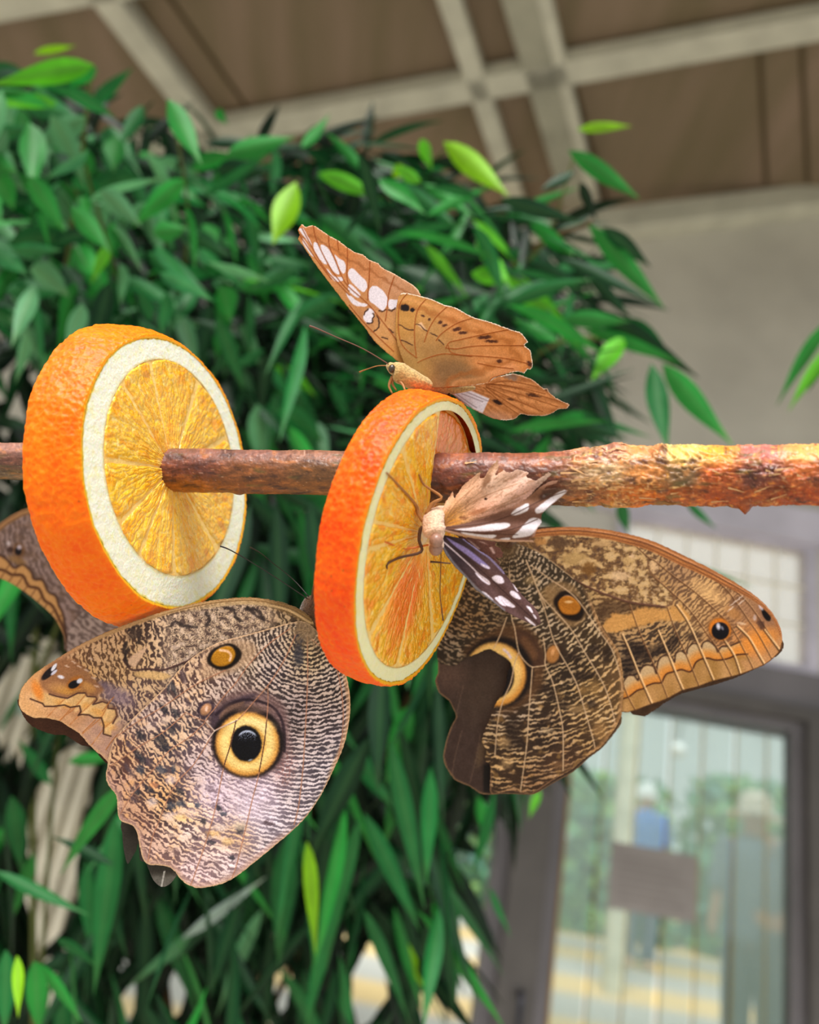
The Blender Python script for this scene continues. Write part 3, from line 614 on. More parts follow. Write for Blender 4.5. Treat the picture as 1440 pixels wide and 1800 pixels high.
disp = (1.6 * b1 + 1.1 * b2 + .5 * b3) * (.45 + .55 * right) + right * (5.5 * sst(.22, .02, fl) * (.4 + .6 * sst(-.3, .4, b1)) + 2.5 * b2)
disp += 1.5 * sst(.0, .12, fbm(X / 30, U * 1.3, 17)) * (1 - right) * .5
disp += 15 * np.exp(-((X - 1311 + 6 * (vv + 1)) / 9) ** 2) * sst(-.93, -.995, vv) + 4 * np.exp(-((X - 1300) / 16) ** 2) * sst(-.75, -.95, vv)
disp += 5 * np.exp(-((X - 1085) / 16) ** 2) * sst(.85, .98, vv) + 3 * np.exp(-((X - 1100) / 30) ** 2) * sst(-.85, -.98, vv) + 3.5 * np.exp(-((X - 420) / 9) ** 2) * sst(-.8, -.97, vv) - 2.5 * np.exp(-((X - 300) / 14) ** 2) * sst(-.6, -.95, vv)
R_ = rr + disp; R_[0] *= .02; R_[-1] *= .02; R_[1] = R_[2]; R_[-2] = R_[-3]
Pc = V(X, cyy - R_ * vv, Dx - R_ * ff / F * Dx)
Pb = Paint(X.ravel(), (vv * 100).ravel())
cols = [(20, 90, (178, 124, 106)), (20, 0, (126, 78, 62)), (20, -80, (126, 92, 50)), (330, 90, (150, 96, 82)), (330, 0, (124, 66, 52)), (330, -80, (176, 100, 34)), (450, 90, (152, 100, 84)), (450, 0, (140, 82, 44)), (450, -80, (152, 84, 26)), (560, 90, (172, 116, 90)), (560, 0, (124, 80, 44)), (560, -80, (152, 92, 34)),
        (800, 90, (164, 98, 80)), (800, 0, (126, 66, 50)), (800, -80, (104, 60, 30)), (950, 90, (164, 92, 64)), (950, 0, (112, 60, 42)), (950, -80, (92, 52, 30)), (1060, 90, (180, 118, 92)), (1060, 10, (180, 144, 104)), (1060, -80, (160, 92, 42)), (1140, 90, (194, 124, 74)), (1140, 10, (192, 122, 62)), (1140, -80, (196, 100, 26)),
        (1200, 80, (226, 190, 104)), (1200, 0, (122, 92, 60)), (1200, -80, (154, 74, 24)), (1260, 80, (238, 158, 56)), (1260, 0, (184, 88, 38)), (1260, -80, (156, 68, 20)), (1330, 80, (186, 106, 96)), (1330, 0, (114, 58, 46)), (1330, -80, (146, 66, 24)), (1420, 80, (232, 156, 86)), (1420, 0, (176, 88, 42)), (1420, -80, (156, 64, 20))]  # paler top and yellow highlights at right are painted into the bark
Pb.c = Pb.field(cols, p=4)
n1 = fbm(X / 40, U * 1.6 + W_ * .8, 21, 4).ravel(); n2 = fbm(X / 14, U * 4 + W_ * 2, 25, 3).ravel(); n3 = pn(X / 4, U * 9 + W_ * 4, 28).ravel(); rt = right.ravel()
Pb.c *= (1 + .28 * n1 + .22 * n2 + .12 * n3)[:, None]
Pb.mix(sst(.15, .4, n1 + .3 * n2) * .5, (214, 128, 60)); Pb.mix(sst(.2, .45, -n1 + .4 * n2) * .6, (66, 34, 30)); Pb.mix(sst(.25, .5, fbm(X / 70, U * 1.5, 31).ravel()) * .5, (96, 92, 44))
Pb.mix(rt * sst(.10, .0, fl.ravel()) * .6 * sst(-.2, .5, b1.ravel()), (240, 200, 132)); Pb.mix(rt * sst(.32, .5, n2) * .5, (250, 176, 60))
Pb.mix(sst(.62, .8, n3) * .55, (226, 196, 176)); Pb.mix(sst(.4, .6, fbm(X / 7, U * 5, 41).ravel()) * .35, (60, 34, 26))
st = np.abs(fbm(X / 60 + U, U * 9 + X / 50, 51, 2)).ravel(); Pb.mix(sst(.06, .01, st) * .55 * np.exp(-((X.ravel() - 1070) / 90) ** 2), (232, 204, 150))
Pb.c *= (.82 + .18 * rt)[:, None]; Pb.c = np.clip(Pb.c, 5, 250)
M_bark = vmat('sticky_peeling_bark', rough=.45, spec=.35, coat=.12, bump=(700, .3, .001), fine=(700, .2))
faces = [tuple(q) for q in gridfaces(nx_, na_, True)]
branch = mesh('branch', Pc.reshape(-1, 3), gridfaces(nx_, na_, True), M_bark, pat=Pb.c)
tag(branch, 'long reddish brown wooden branch skewering the orange slices, bark peeling at the right end', 'branch')
# loose flakes of bark
M_flake = mat('loose_bark_flake', (206, 160, 112), .6, .3, noise=700, trans=.15)
fr_ = np.random.RandomState(3)
for k in range(34):
    x = fr_.choice([fr_.uniform(985, 1130), fr_.uniform(1130, 1440), fr_.uniform(690, 950)], p=[.6, .32, .08]); u = fr_.uniform(-.9, .98); rd = np.interp(x, BX, BR) + (3.6 if x > 980 else 1.2); c0 = np.interp(x, BX, BYc)
    a0 = math.acos(u); L_ = fr_.uniform(10, 34); dirn = fr_.uniform(-.35, .35); pts = []
    for i in range(7):
        s = i / 6; xx = x + L_ * s * math.cos(dirn); aa = a0 + L_ * s * math.sin(dirn) / rd * 1.5; lift = (s ** 2) * fr_.uniform(1.5, 4)
        ww = (1 - s) ** .7 * fr_.uniform(1.2, 2.6) + .2
        for w in (-1, 1):
            a2 = aa + w * ww / rd; R2 = rd + lift + .8; pts.append(V(xx, c0 - R2 * math.cos(a2), bD(xx) - R2 * math.sin(a2) / F * bD(xx)))
    mesh('bark_flake', np.array(pts), gridfaces(7, 2), M_flake, branch)

# ------------------------------------------------------------------ orange slices
def nrm(a, e): return np.array([math.sin(a) * math.cos(e), math.sin(e), math.cos(a) * math.cos(e)])
M_rind1 = vmat('orange_rind', rough=.42, spec=.2, bump=(1300, .3, .0004), sss=.0008, sssr=(1, .35, .05))
M_pith = vmat('white_pith', rough=.6, spec=.3, bump=(1500, .5, .0006), sss=.0015, sssr=(1, .8, .5))
M_flesh = vmat('orange_flesh', rough=.2, spec=.5, bump=(1300, .5, .0008), coat=.55)
M_memb = vmat('segment_membrane', rough=.35, spec=.4, bump=(1600, .4, .0005))

def slice_(label, cx, cy, D, a, e, R, R2, t, zest, Rf, off, hub, nseg, seed, tint, recess=(), bulge=0.0, t0=0.0, deep=(), ptint=(255, 250, 228)):
    mm = 1e-3; c = np.array([(cx - 720) / F * D, (900 - cy) / F * D, -D]); n = nrm(a, e)
    up = np.array([0, 1.0, 0]); u = np.cross(up, n); u /= np.linalg.norm(u); v = np.cross(n, u)   # u to the right/back, v up
    root = thing('orange_slice', cw(c), label, 'orange slice', 'orange slices on the branch')
    def G(A, B, H): return cw(c + (A * mm)[..., None] * u + (B * mm)[..., None] * v + (H * mm)[..., None] * n)
    # rind
    nt_, ns = 1000, 96; th = np.arange(nt_) * 2 * np.pi / nt_
    prof = [(R - zest, -.05)] + [(R - zest * (1 - k / 6), .02 * k) for k in range(1, 6)]
    for k in range(ns + 1):
        s = k / ns; prof.append((R + (R2 - R) * math.sin(s * math.pi / 2) + bulge * math.sin(s * math.pi), -t * s))
    prof += [(R2 - zest * k / 4, -t - .02 * k) for k in range(1, 6)]
    pr = np.array(prof); TH, K = np.meshgrid(th, np.arange(len(pr)), indexing='ij'); r = pr[K, 0]; h = pr[K, 1]
    outer = sst(R - zest * .4, R - .05, r)
    def ring(TH, k, s): return pn(np.cos(TH) * k, np.sin(TH) * k, s)
    wob = .45 * ring(TH, 1.6, seed) + .18 * ring(TH, 6, seed + 1)
    sx_, sy_ = TH * R / 1.5, h / 1.5; f1, f2, cid = voro(sx_ % 120, sy_ + 20, seed); f1b, _, _ = voro((sx_ * 2.1) % 250, sy_ * 2.1 + 50, seed + 2)
    dsp = outer * (.36 * (f1 - .45) + .09 * f1b + .14 * pn(TH * 18, h / 3.0, seed + 3) + .35 * pn(TH * 3, h / 9, seed + 5))
    edge = 1.0 * (np.abs(h) < .3) * pn(TH * 40, 0 * TH, seed + 8)
    rr = r + wob + dsp + .12 * edge
    Pv = G(np.cos(TH) * rr, np.sin(TH) * rr, h + .12 * edge)
    P = Paint(TH.ravel(), h.ravel()); hh = h.ravel()
    base = np.array(tint[0], float); P.c[:] = base
    m = fbm(TH * 5, h / 5, seed + 9, 3).ravel(); P.mix(.55 * sst(-.1, .5, m), tint[1]); P.mix(.5 * sst(-.1, -.5, m), tint[2])
    P.mix(.35 * sst(.25, .6, (f1).ravel()), tint[1]); P.mix(.25 * sst(.5, .75, (f1b).ravel()), (255, 170, 60))
    P.mix((1 - outer.ravel()) * .9, (255, 186, 40)); P.mix(.35 * sst(-.9, -.0, hh) * outer.ravel(), (255, 150, 10))
    sp = voro((TH * R / 3.1).ravel() % 70, hh / 3.1 + 9, seed + 20); P.mix(.6 * sst(.09, .04, sp[0]) * (sp[2] > .93), (170, 84, 14))
    mesh('rind', Pv.reshape(-1, 3), gridfaces(nt_, len(pr), False)[:, :], M_rind1, root, pat=P.c) if False else None
    idx = np.arange(nt_ * len(pr)).reshape(nt_, len(pr)); a_ = idx; b_ = np.roll(idx, -1, 0)
    q = np.stack([a_[:, :-1], b_[:, :-1], b_[:, 1:], a_[:, 1:]], -1).reshape(-1, 4)
    mesh('rind', Pv.reshape(-1, 3), q, M_rind1, root, pat=P.c)
    # pith: ring with a ragged inner border and its back face
    ox, oy = off; kk = 40; TH, K = np.meshgrid(th[::2], np.linspace(0, 1, kk), indexing='ij')
    Ro = R - zest + .25 * ring(TH, 30, seed + 4) + .45 * ring(TH, 1.6, seed) + .18 * ring(TH, 6, seed + 1)
    xi_, yi_ = ox + np.cos(TH) * (Rf + .3 - .9), oy + np.sin(TH) * (Rf - .6); xo, yo = np.cos(TH) * Ro, np.sin(TH) * Ro
    A_, B2 = xi_ * (1 - K) + xo * K, yi_ * (1 - K) + yo * K
    Hh = .10 + .12 * fbm(A_ / 2.2, B2 / 2.2, seed, 3) - .15 * K + .0
    P = Paint(A_.ravel(), B2.ravel()); P.c[:] = ptint; k_ = K.ravel(); nn = fbm(P.x / 2.5, P.y / 2.5, seed + 3, 3)
    P.mix(.5 * sst(.0, .5, nn), (244, 232, 170)); P.mix(.35 * sst(.1, .5, -nn), (246, 224, 206)); P.mix(.8 * sst(.93, 1, k_ + .05 * nn), (253, 206, 66)); P.mix(.6 * sst(.12, 0, k_ + .05 * nn), (250, 206, 120))
    n0, n1 = TH.shape; idx = np.arange(n0 * n1).reshape(n0, n1); b_ = np.roll(idx, -1, 0); q = np.stack([idx[:, :-1], b_[:, :-1], b_[:, 1:], idx[:, 1:]], -1).reshape(-1, 4)
    # closed back disc
    rb = np.linspace(0, R2 - zest, 12); TB, KB = np.meshgrid(th[::2], rb, indexing='ij'); Vb = G(np.cos(TB) * KB, np.sin(TB) * KB, -t - .05 + 0 * TB)
    ib = np.arange(TB.size).reshape(TB.shape) + n0 * n1; bb = np.roll(ib, -1, 0); qb = np.stack([ib[:, :-1], bb[:, :-1], bb[:, 1:], ib[:, 1:]], -1).reshape(-1, 4)[:, ::-1]
    mesh('pith', np.concatenate([G(A_, B2, Hh).reshape(-1, 3), Vb.reshape(-1, 3)]), np.concatenate([q, qb]), M_pith, root, pat=np.concatenate([P.c, np.tile((250, 240, 210), (TB.size, 1))]))
    # membrane disc under the segments
    nr, ntm = 70, 260; RR, TT = np.meshgrid(np.linspace(0, Rf + .2, nr), np.arange(ntm) * 2 * np.pi / ntm, indexing='ij')
    A_, B2 = ox + RR * np.cos(TT), oy + RR * np.sin(TT); P = Paint(A_.ravel(), B2.ravel()); P.c[:] = (255, 216, 130)
    dh = np.hypot(P.x - hub[0], P.y - hub[1]); P.mix(.8 * sst(8, 2, dh + 3 * fbm(P.x / 2, P.y / 2, seed, 2)), (250, 222, 196)); P.mix(.5 * sst(0, .5, fbm(P.x / 2, P.y / 2, seed + 7)), (246, 170, 60))
    Hm = np.full(A_.shape, -.05) + .15 * fbm(A_ / 1.5, B2 / 1.5, seed + 1, 2)
    ang = (np.arctan2(P.y - hub[1], P.x - hub[0])).reshape(A_.shape)
    rng = np.random.RandomState(seed); bd = t0 + np.cumsum(np.r_[0, (2 * np.pi / nseg) * (1 + .28 * rng.randn(nseg))]); bd = t0 + (bd - t0) * (2 * np.pi / (bd[-1] - t0))
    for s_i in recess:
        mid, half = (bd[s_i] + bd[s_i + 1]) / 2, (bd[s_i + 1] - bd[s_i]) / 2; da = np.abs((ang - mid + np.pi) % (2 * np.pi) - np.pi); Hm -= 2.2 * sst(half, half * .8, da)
    mesh('membrane', G(A_, B2, Hm).reshape(-1, 3), gridfaces(nr, ntm, True), M_memb, root, pat=P.c)
    # juice segments
    for i in range(nseg):
        p0, p1 = bd[i], bd[i + 1]; mid, half = (p0 + p1) / 2, (p1 - p0) / 2
        ph = np.linspace(-1, 1, 64)[:, None]; s = np.linspace(0, 1, 110)[None, :]
        dx, dy = np.cos(mid + ph * half), np.sin(mid + ph * half)
        # distance from the hub to the flesh circle in that direction
        qx, qy = hub[0] - ox, hub[1] - oy; bq = qx * dx + qy * dy; Lm = -bq + np.sqrt(bq * bq - (qx * qx + qy * qy - Rf * Rf))
        Lm = Lm * (1 - .05 * np.abs(ph) ** 6) - .2 + .35 * pn(ph * 3, 0 * ph + i, seed)
        r0 = 1.6 + .8 * rng.rand(); rho = r0 + (Lm - r0) * s; gap = .13 + .08 * pn(s * 6, 0 * s + i, 5)
        aa = mid + ph * np.maximum(half - gap / rho, .01)
        A_, B2 = hub[0] + rho * np.cos(aa), hub[1] + rho * np.sin(aa)
        wq = .7 * fbm(A_ / 4, B2 / 4, seed + i, 2)
        f1, f2, cid = voro((aa - mid) * 13 + wq + i * 7, rho / 6.5 + .6 * (aa - mid) * ((-1) ** i) + wq * .5 + 3, seed + i)
        g1, g2, gid = voro((aa - mid) * 26 + wq * 2 + i * 3, rho / 2.6 + wq, seed + i + 9)
        wall = sst(.13, .02, f2 - f1); wall2 = sst(.10, .01, g2 - g1) * .45
        edge = (1 - np.abs(ph) ** 12 * np.ones_like(s)) * sst(0, .05, s) * sst(1, .97, s)
        deepf = -2.0 if i in recess else 0
        H_ = -.45 + .75 * edge + .24 * np.clip(f2 - f1, 0, .5) * edge + .07 * np.clip(g2 - g1, 0, .5) * edge - .10 * wall + .25 * fbm(A_ / 3, B2 / 3, seed + i, 2) + deepf
        P = Paint(A_.ravel(), B2.ravel()); base = np.array(tint[3], float); P.c[:] = base
        P.mix(.75 * sst(.25, .9, cid.ravel()), tint[4]); P.mix(.6 * sst(.1, .5, fbm(P.x / 6, P.y / 6, seed + 30)), tint[5])
        P.mix((wall * .8).ravel() * sst(-.3, .3, pn(P.x / 2, P.y / 2, seed + 70)), (255, 224, 140)); P.mix((wall2 * 1.2).ravel(), (255, 222, 130)); P.mix(.8 * (1 - edge).ravel() ** 2, (253, 214, 120))
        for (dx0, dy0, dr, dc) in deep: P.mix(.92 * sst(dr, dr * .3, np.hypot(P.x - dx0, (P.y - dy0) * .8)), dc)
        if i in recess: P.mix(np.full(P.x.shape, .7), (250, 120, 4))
        dh = np.hypot(P.x - hub[0], P.y - hub[1]); P.mix(.8 * sst(10, 2.5, dh + 7 * np.abs(pn(np.arctan2(P.y - hub[1], P.x - hub[0]) * 9, dh / 9, seed + 80))), (255, 222, 190))
        wb = sst(.30, .5, fbm((aa.ravel() - mid) * 12, dh / 4, seed + 60, 3)); P.mix(.6 * wb, (255, 232, 170)); P.mix(.5 * sst(.06, .0, np.abs(fbm((aa.ravel() - mid) * 9 + i, dh / 7, seed + 61, 2))), (255, 226, 150)); P.mix(.5 * sst(.2, .5, -fbm((aa.ravel() - mid) * 7, dh / 5, seed + 62, 2)), tint[6])
        mesh('segment', G(A_, B2, H_).reshape(-1, 3), gridfaces(64, 110), M_flesh, root, pat=P.c)
    # pale core around the branch
    return root, c, u, v, n
S1 = slice_('thick left orange slice with a wide white pith, pierced by the branch', 308.6, 830.8, .2306, 1.231, .075, 37.0, 41.4, 12.4, .9, 29.8, (.4, 1.3), (-1.5, 1.0), 10, 4,
            [(255, 108, 0), (255, 130, 4), (248, 88, 0), (255, 180, 22), (255, 204, 56), (255, 194, 36), (246, 146, 4)], bulge=.0, t0=.35)
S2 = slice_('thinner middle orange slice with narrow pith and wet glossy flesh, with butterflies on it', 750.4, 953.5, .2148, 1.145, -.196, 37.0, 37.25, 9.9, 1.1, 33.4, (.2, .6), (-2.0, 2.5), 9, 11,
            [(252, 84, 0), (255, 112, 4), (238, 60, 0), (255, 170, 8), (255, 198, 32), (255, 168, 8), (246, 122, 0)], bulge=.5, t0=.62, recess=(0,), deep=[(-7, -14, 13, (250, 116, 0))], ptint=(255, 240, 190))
# ------------------------------------------------------------------ butterflies
M_wing = vmat('owl_wing_scales', rough=.55, spec=.14, trans=.06, fine=(2600, .16), bump=(2200, .35, .0003))
M_wing2 = vmat('clipper_wing_scales', rough=.55, spec=.15, trans=.3, fine=(2600, .12))
M_dark = vmat('wing_upperside', rough=.55, spec=.2, trans=.04, fine=(2200, .2))
M_fur_b = mat('brown_fur', (84, 58, 40), .9, .1, noise=2500, bump=(1800, .6, .0006), sheen=.4, lo=.5, hi=1.5)
M_fur_t = mat('tan_fur', (184, 152, 96), .9, .1, noise=2000, bump=(2000, .5, .0005), sheen=.4, lo=.6, hi=1.3)
M_fur_p = mat('pinkish_fur', (240, 196, 168), .9, .1, noise=2200, bump=(2000, .7, .0006), sheen=.4, lo=.65, hi=1.2)
M_ant = mat('antenna_black', (28, 20, 20), .4, .4)
M_ant2 = mat('antenna_brown', (110, 72, 58), .5, .3)
M_leg = mat('leg_tan', (165, 110, 62), .5, .3, noise=1500)
M_legd = mat('leg_dark', (84, 52, 34), .5, .3)
M_prob = mat('proboscis', (214, 110, 40), .4, .4)
M_eye = mat('compound_eye', (150, 112, 96), .35, .5, noise=2500)
M_eyed = mat('dark_eye', (60, 45, 30), .3, .5)

def ripples(P, r, th, period, seed, warp=5.0, fine=2.2, cell=30.0, bias=0.0, seg=14.0, ani=1.0):
    """irregular wavy lines lying across the veins (r runs along them)"""
    x, y = P.x, P.y
    w = warp * fbm(x / 26, y / 26, seed) + fine * pn(x / 7.0, y / 7.0, seed + 1) + 1.0 * pn(x / 3.2, y / 3.2, seed + 2)
    rw = r + w; arc = th * 190 + 3 * pn(x / 9, y / 9, seed + 9)
    s = .62 * np.sin(2 * np.pi * rw / period) + ani * (1.25 * pn(rw / period * 1.5, arc / 15, seed + 11) + .5 * pn(rw / period * 2.6, arc / 8, seed + 13))
    T = bias + .55 * fbm(x / cell, y / cell, seed + 4) + .5 * pn(th * 26, r / seg, seed + 6)
    return sst(-.3, .32, s - T * .8)

def veins(P, L, col, w=.75, a=.9, h=.07, soft=.8):
    for v in L: P.line(smooth(v, 4, False), col, w, soft, h=h, a=a)

# ---- owl butterfly 1 (large pale one, lower left)
O1 = (541, 1108)
def d_owl1(x, y): return .2225 - (600 - x) * 1.7e-5 + .0012 * np.sin((x - 100) / 160.0) * np.sin((y - 1050) / 170.0)
o1_hind = [(528, 1092), (548, 1100), (575, 1128), (592, 1152), (606, 1180), (614, 1212), (616, 1248), (611, 1285), (602, 1318), (588, 1350), (566, 1395), (543, 1430),
           (519, 1456), (485, 1485), (450, 1514), (412, 1543), (382, 1556), (350, 1561), (332, 1556), (318, 1546), (308, 1533), (296, 1524), (278, 1521), (262, 1520), (252, 1511),
           (246, 1490), (241, 1464), (232, 1451), (216, 1445), (208, 1436), (206, 1415), (204, 1398), (192, 1383), (186, 1366), (189, 1345), (194, 1318), (207, 1291), (234, 1262), (262, 1235),
           (288, 1210), (316, 1176), (342, 1153), (380, 1131), (413, 1121), (455, 1110), (497, 1098)]
v_owl1 = [[(540, 1118), (541, 1180), (539, 1240), (534, 1333), (531, 1367), (525, 1417), (517, 1450)],
          [(547, 1123), (580, 1153), (595, 1187), (603, 1240), (602, 1290), (594, 1335)],
          [(520, 1115), (505, 1150), (488, 1180), (471, 1205), (445, 1235), (418, 1265), (398, 1274), (377, 1285), (365, 1305)],
          [(377, 1285), (362, 1268), (378, 1245), (397, 1220), (415, 1200), (440, 1165), (475, 1130), (510, 1105)],
          [(471, 1205), (471, 1240), (468, 1275), (464, 1310), (453, 1370), (445, 1400), (431, 1460), (416, 1520), (408, 1543)],
          [(415, 1267), (405, 1310), (393, 1350), (380, 1415), (365, 1470), (345, 1530), (335, 1556)],
          [(365, 1305), (340, 1345), (315, 1370), (297, 1400), (280, 1442), (267, 1475), (260, 1515)],
          [(362, 1268), (340, 1290), (318, 1306), (297, 1320), (270, 1352), (252, 1372), (230, 1400), (212, 1430)],
          [(327, 1252), (290, 1285), (250, 1309), (222, 1328), (192, 1348)],
          [(397, 1178), (360, 1195), (330, 1212), (290, 1240), (250, 1264), (237, 1272), (205, 1295)],
          [(362, 1268), (345, 1262), (330, 1254)]]
def paint_o1h(P):
    x, y = P.x, P.y; r = np.hypot(x - O1[0], y - O1[1]); th = np.arctan2(y - O1[1], x - O1[0])
    lt = P.field([(590, 1200, (186, 166, 156)), (590, 1300, (202, 184, 184)), (570, 1370, (214, 198, 202)), (540, 1420, (214, 196, 200)), (480, 1175, (196, 174, 166)), (430, 1160, (202, 178, 158)), (520, 1250, (168, 148, 146)),
                  (400, 1215, (202, 176, 166)), (330, 1180, (214, 178, 148)), (260, 1255, (206, 178, 166)), (215, 1330, (214, 168, 130)), (200, 1375, (196, 150, 126)), (300, 1300, (216, 178, 146)), (345, 1345, (206, 182, 184)),
                  (380, 1395, (226, 202, 216)), (450, 1410, (228, 206, 222)), (480, 1450, (230, 214, 224)), (290, 1400, (222, 170, 118)), (300, 1375, (210, 165, 125)), (330, 1455, (232, 204, 196)), (235, 1440, (196, 150, 122)), (275, 1500, (212, 172, 154)),
                  (345, 1535, (222, 190, 190)), (420, 1472, (226, 184, 146)), (410, 1520, (230, 204, 204)), (480, 1490, (224, 206, 212)), (330, 1440, (234, 190, 140)), (540, 1150, (190, 164, 130)), (560, 1140, (170, 145, 120))])
    dk = P.field([(590, 1200, (46, 38, 40)), (590, 1350, (74, 66, 76)), (540, 1420, (96, 84, 94)), (480, 1175, (54, 44, 50)), (430, 1160, (72, 56, 48)), (520, 1250, (52, 42, 44)), (400, 1215, (92, 68, 66)), (330, 1180, (92, 66, 62)),
                  (260, 1255, (104, 80, 84)), (215, 1340, (96, 62, 58)), (300, 1300, (68, 58, 68)), (345, 1345, (106, 84, 92)), (380, 1395, (152, 126, 140)), (450, 1405, (150, 128, 144)), (480, 1450, (124, 108, 122)), (290, 1410, (62, 48, 52)),
                  (240, 1440, (104, 70, 66)), (280, 1520, (122, 90, 88)), (350, 1540, (148, 118, 122)), (410, 1500, (140, 112, 116)), (480, 1490, (146, 126, 136)), (560, 1140, (50, 40, 34))])
    per = 7.6
    m = ripples(P, r, th, per, 1, warp=5, fine=1.5, cell=24, bias=.1, seg=9, ani=.55)
    left = sst(460, 380, x)
    m2 = ripples(P, r, th, per * 1.05, 5, warp=9, fine=3.0, cell=14, bias=-.05, seg=6)
    m = m * (1 - left) + m2 * left
    P.c = lt * 1.04; P.mix((1 - m) * .96, dk * .9); P.h += m * .03 + .35 * fbm(x / 40, y / 40, 91, 2)
    # orange tinge between the ripples in the outer half
    P.mix(.45 * sst(.1, .5, fbm(x / 22, y / 22, 11)) * sst(430, 300, x) * m, (222, 160, 96))
    # frosted pink zone below the large eye
    P.mix(.55 * sst(80, 20, np.hypot((x - 400) / 1.25, y - 1392)) * sst(-.3, .5, fbm(x / 5, y / 5, 2)), (228, 204, 220))
    P.mix(.4 * sst(60, 10, np.hypot(x - 450, y - 1425)), (230, 210, 224))
    P.mix(.55 * sst(60, 12, np.hypot((x - 500) / .5, (y - 1345))) * sst(-.3, .3, fbm(x / 4, y / 4, 7)), (150, 92, 84))
    for (bx, by, rx, ry, an, c) in [(295, 1205, 3.5, 15, -8, 0), (305, 1208, 4, 14, -20, 0), (322, 1190, 5, 14, -12, 1), (288, 1247, 12, 5, 50, 0), (308, 1253, 11, 5, 55, 0), (247, 1293, 10, 6, 50, 0), (283, 1300, 13, 8, 35, 0), (300, 1282, 10, 6, 40, 0),
                                    (290, 1315, 9, 6, 30, 0), (243, 1328, 11, 6, 55, 0), (227, 1310, 9, 4.5, 60, 1), (247, 1353, 8, 7, 40, 2), (252, 1336, 9, 6, 50, 0), (283, 1353, 10, 7, 20, 2), (305, 1353, 4, 7, 0, 2), (317, 1392, 9, 5, 45, 0), (301, 1417, 8, 7, 20, 2),
                                    (318, 1413, 8, 6, 10, 2), (347, 1415, 6, 5, 0, 2), (358, 1443, 5, 6, 0, 0), (385, 1420, 4, 7, -30, 0), (393, 1431, 6, 4, 0, 2), (263, 1387, 10, 5, 40, 0), (240, 1392, 9, 4, 40, 0), (372, 1481, 7, 4, 10, 0), (408, 1508, 6, 3.5, 10, 0),
                                    (342, 1473, 6, 3.5, 0, 1), (472, 1447, 10, 4.5, 10, 1), (422, 1458, 7, 8, 0, 0), (232, 1360, 8, 4, 45, 1), (235, 1405, 8, 4, 40, 1), (272, 1275, 8, 4, 45, 1), (330, 1235, 9, 4, 55, 1), (262, 1340, 9, 5, 45, 1), (224, 1350, 9, 4, 60, 1), (345, 1300, 8, 4, 40, 1), (312, 1325, 9, 5, 40, 1), (525, 1150, 9, 22, 0, 0), (527, 1120, 8, 12, 0, 0)]:
        P.ell(bx, by, rx, ry, an, [(48, 46, 54), (84, 66, 72), (62, 66, 80)][c], .45, .8, jit=5)
    for (bx, by, rx, ry, c) in [(300, 1435, 14, 7, (238, 208, 200)), (328, 1430, 20, 9, (236, 200, 190)), (300, 1370, 9, 8, (236, 206, 196)), (318, 1437, 12, 6, (238, 190, 120)), (268, 1410, 9, 8, (220, 200, 200)), (422, 1452, 12, 7, (234, 206, 176)), (290, 1266, 8, 6, (214, 186, 168)),
                                (388, 1455, 10, 7, (236, 210, 200)), (270, 1380, 8, 6, (226, 150, 100)), (375, 1465, 12, 5, (232, 180, 112)), (400, 1480, 10, 6, (234, 190, 130))]:
        P.ell(bx, by, rx, ry, 0, c, .5, .6, jit=5)
    # lower left margin: plain band without ripples
    _, _, de = nearest(x, y, smooth(o1_hind, 3)); low = sst(1330, 1400, y) * sst(520, 480, x)
    P.mix(.7 * sst(13, 4, de) * low, (182, 142, 128)); P.mix(.8 * sst(3.5, 1, de), (206, 166, 128))
    P.mix(.55 * sst(9, 5, de) * sst(565, 590, x), (206, 160, 118))
    # dark surround of the large eye, its red-brown crescent and the ring
    ex, ey = 436, 1308
    P.poly(smooth([(372, 1262), (378, 1240), (400, 1222), (440, 1214), (480, 1222), (502, 1246), (508, 1280), (505, 1320), (490, 1350), (455, 1366), (425, 1366), (395, 1350), (376, 1318), (368, 1290)], 4), (112, 84, 84), 8, .8)
    P.poly(smooth([(370, 1278), (372, 1255), (392, 1238), (420, 1226), (450, 1220), (430, 1240), (412, 1262), (395, 1275), (380, 1284)], 4), (60, 46, 56), 4, .85, jit=2)
    P.poly(smooth([(385, 1262), (395, 1246), (415, 1236), (432, 1232), (415, 1250), (398, 1266)], 4), (122, 90, 72), 3, .8, jit=2)
    P.line(smooth([(380, 1256), (400, 1240), (430, 1230), (455, 1233), (478, 1242), (494, 1262), (500, 1290), (500, 1320)], 4, False), (34, 22, 30), 2.0, 2, a=.8)
    P.ell(ex, ey - 3, 64, 63, 0, (26, 18, 20), .07, 1, jit=1.5)
    P.ell(ex, ey - 62, 40, 9, 3, (112, 84, 74), .5, .6)
    P.ell(ex - 1, ey, 56, 56, 0, (205, 140, 62), .07, 1, jit=1.5)
    P.ell(ex - 1, ey - 1, 49, 49, 0, (238, 204, 128), .16, 1, jit=1.5)
    P.ell(ex + 8, ey - 30, 34, 14, 0, (246, 224, 158), .5, .7)
    P.ell(ex - 1, ey, 32, 34, 0, (205, 150, 70), .12, .9, jit=1.5)
    P.ell(ex - 3, ey - 1, 27, 31.5, -6, (10, 9, 14), .08, 1, jit=1.2, h=.25)
    k = (np.hypot((x - ex + 1) / 20, (y - ey + 6) / 20)); up = (y < ey - 11)
    P.mix(.95 * sst(.98, .85, k) * sst(.62, .86, k + .12 * pn(x / 2, y / 2, 2)) * sst(ey - 12, ey - 19, y), (188, 196, 222))
    P.mix(.7 * sst(.25, .5, pn(x / 1.8, y / 1.8, 4)) * sst(1, .7, k) * sst(ey - 2, ey - 14, y), (150, 158, 186))
    P.ell(ex + 4, ey + 28, 4, 1.6, -20, (150, 160, 175), .4, .8)
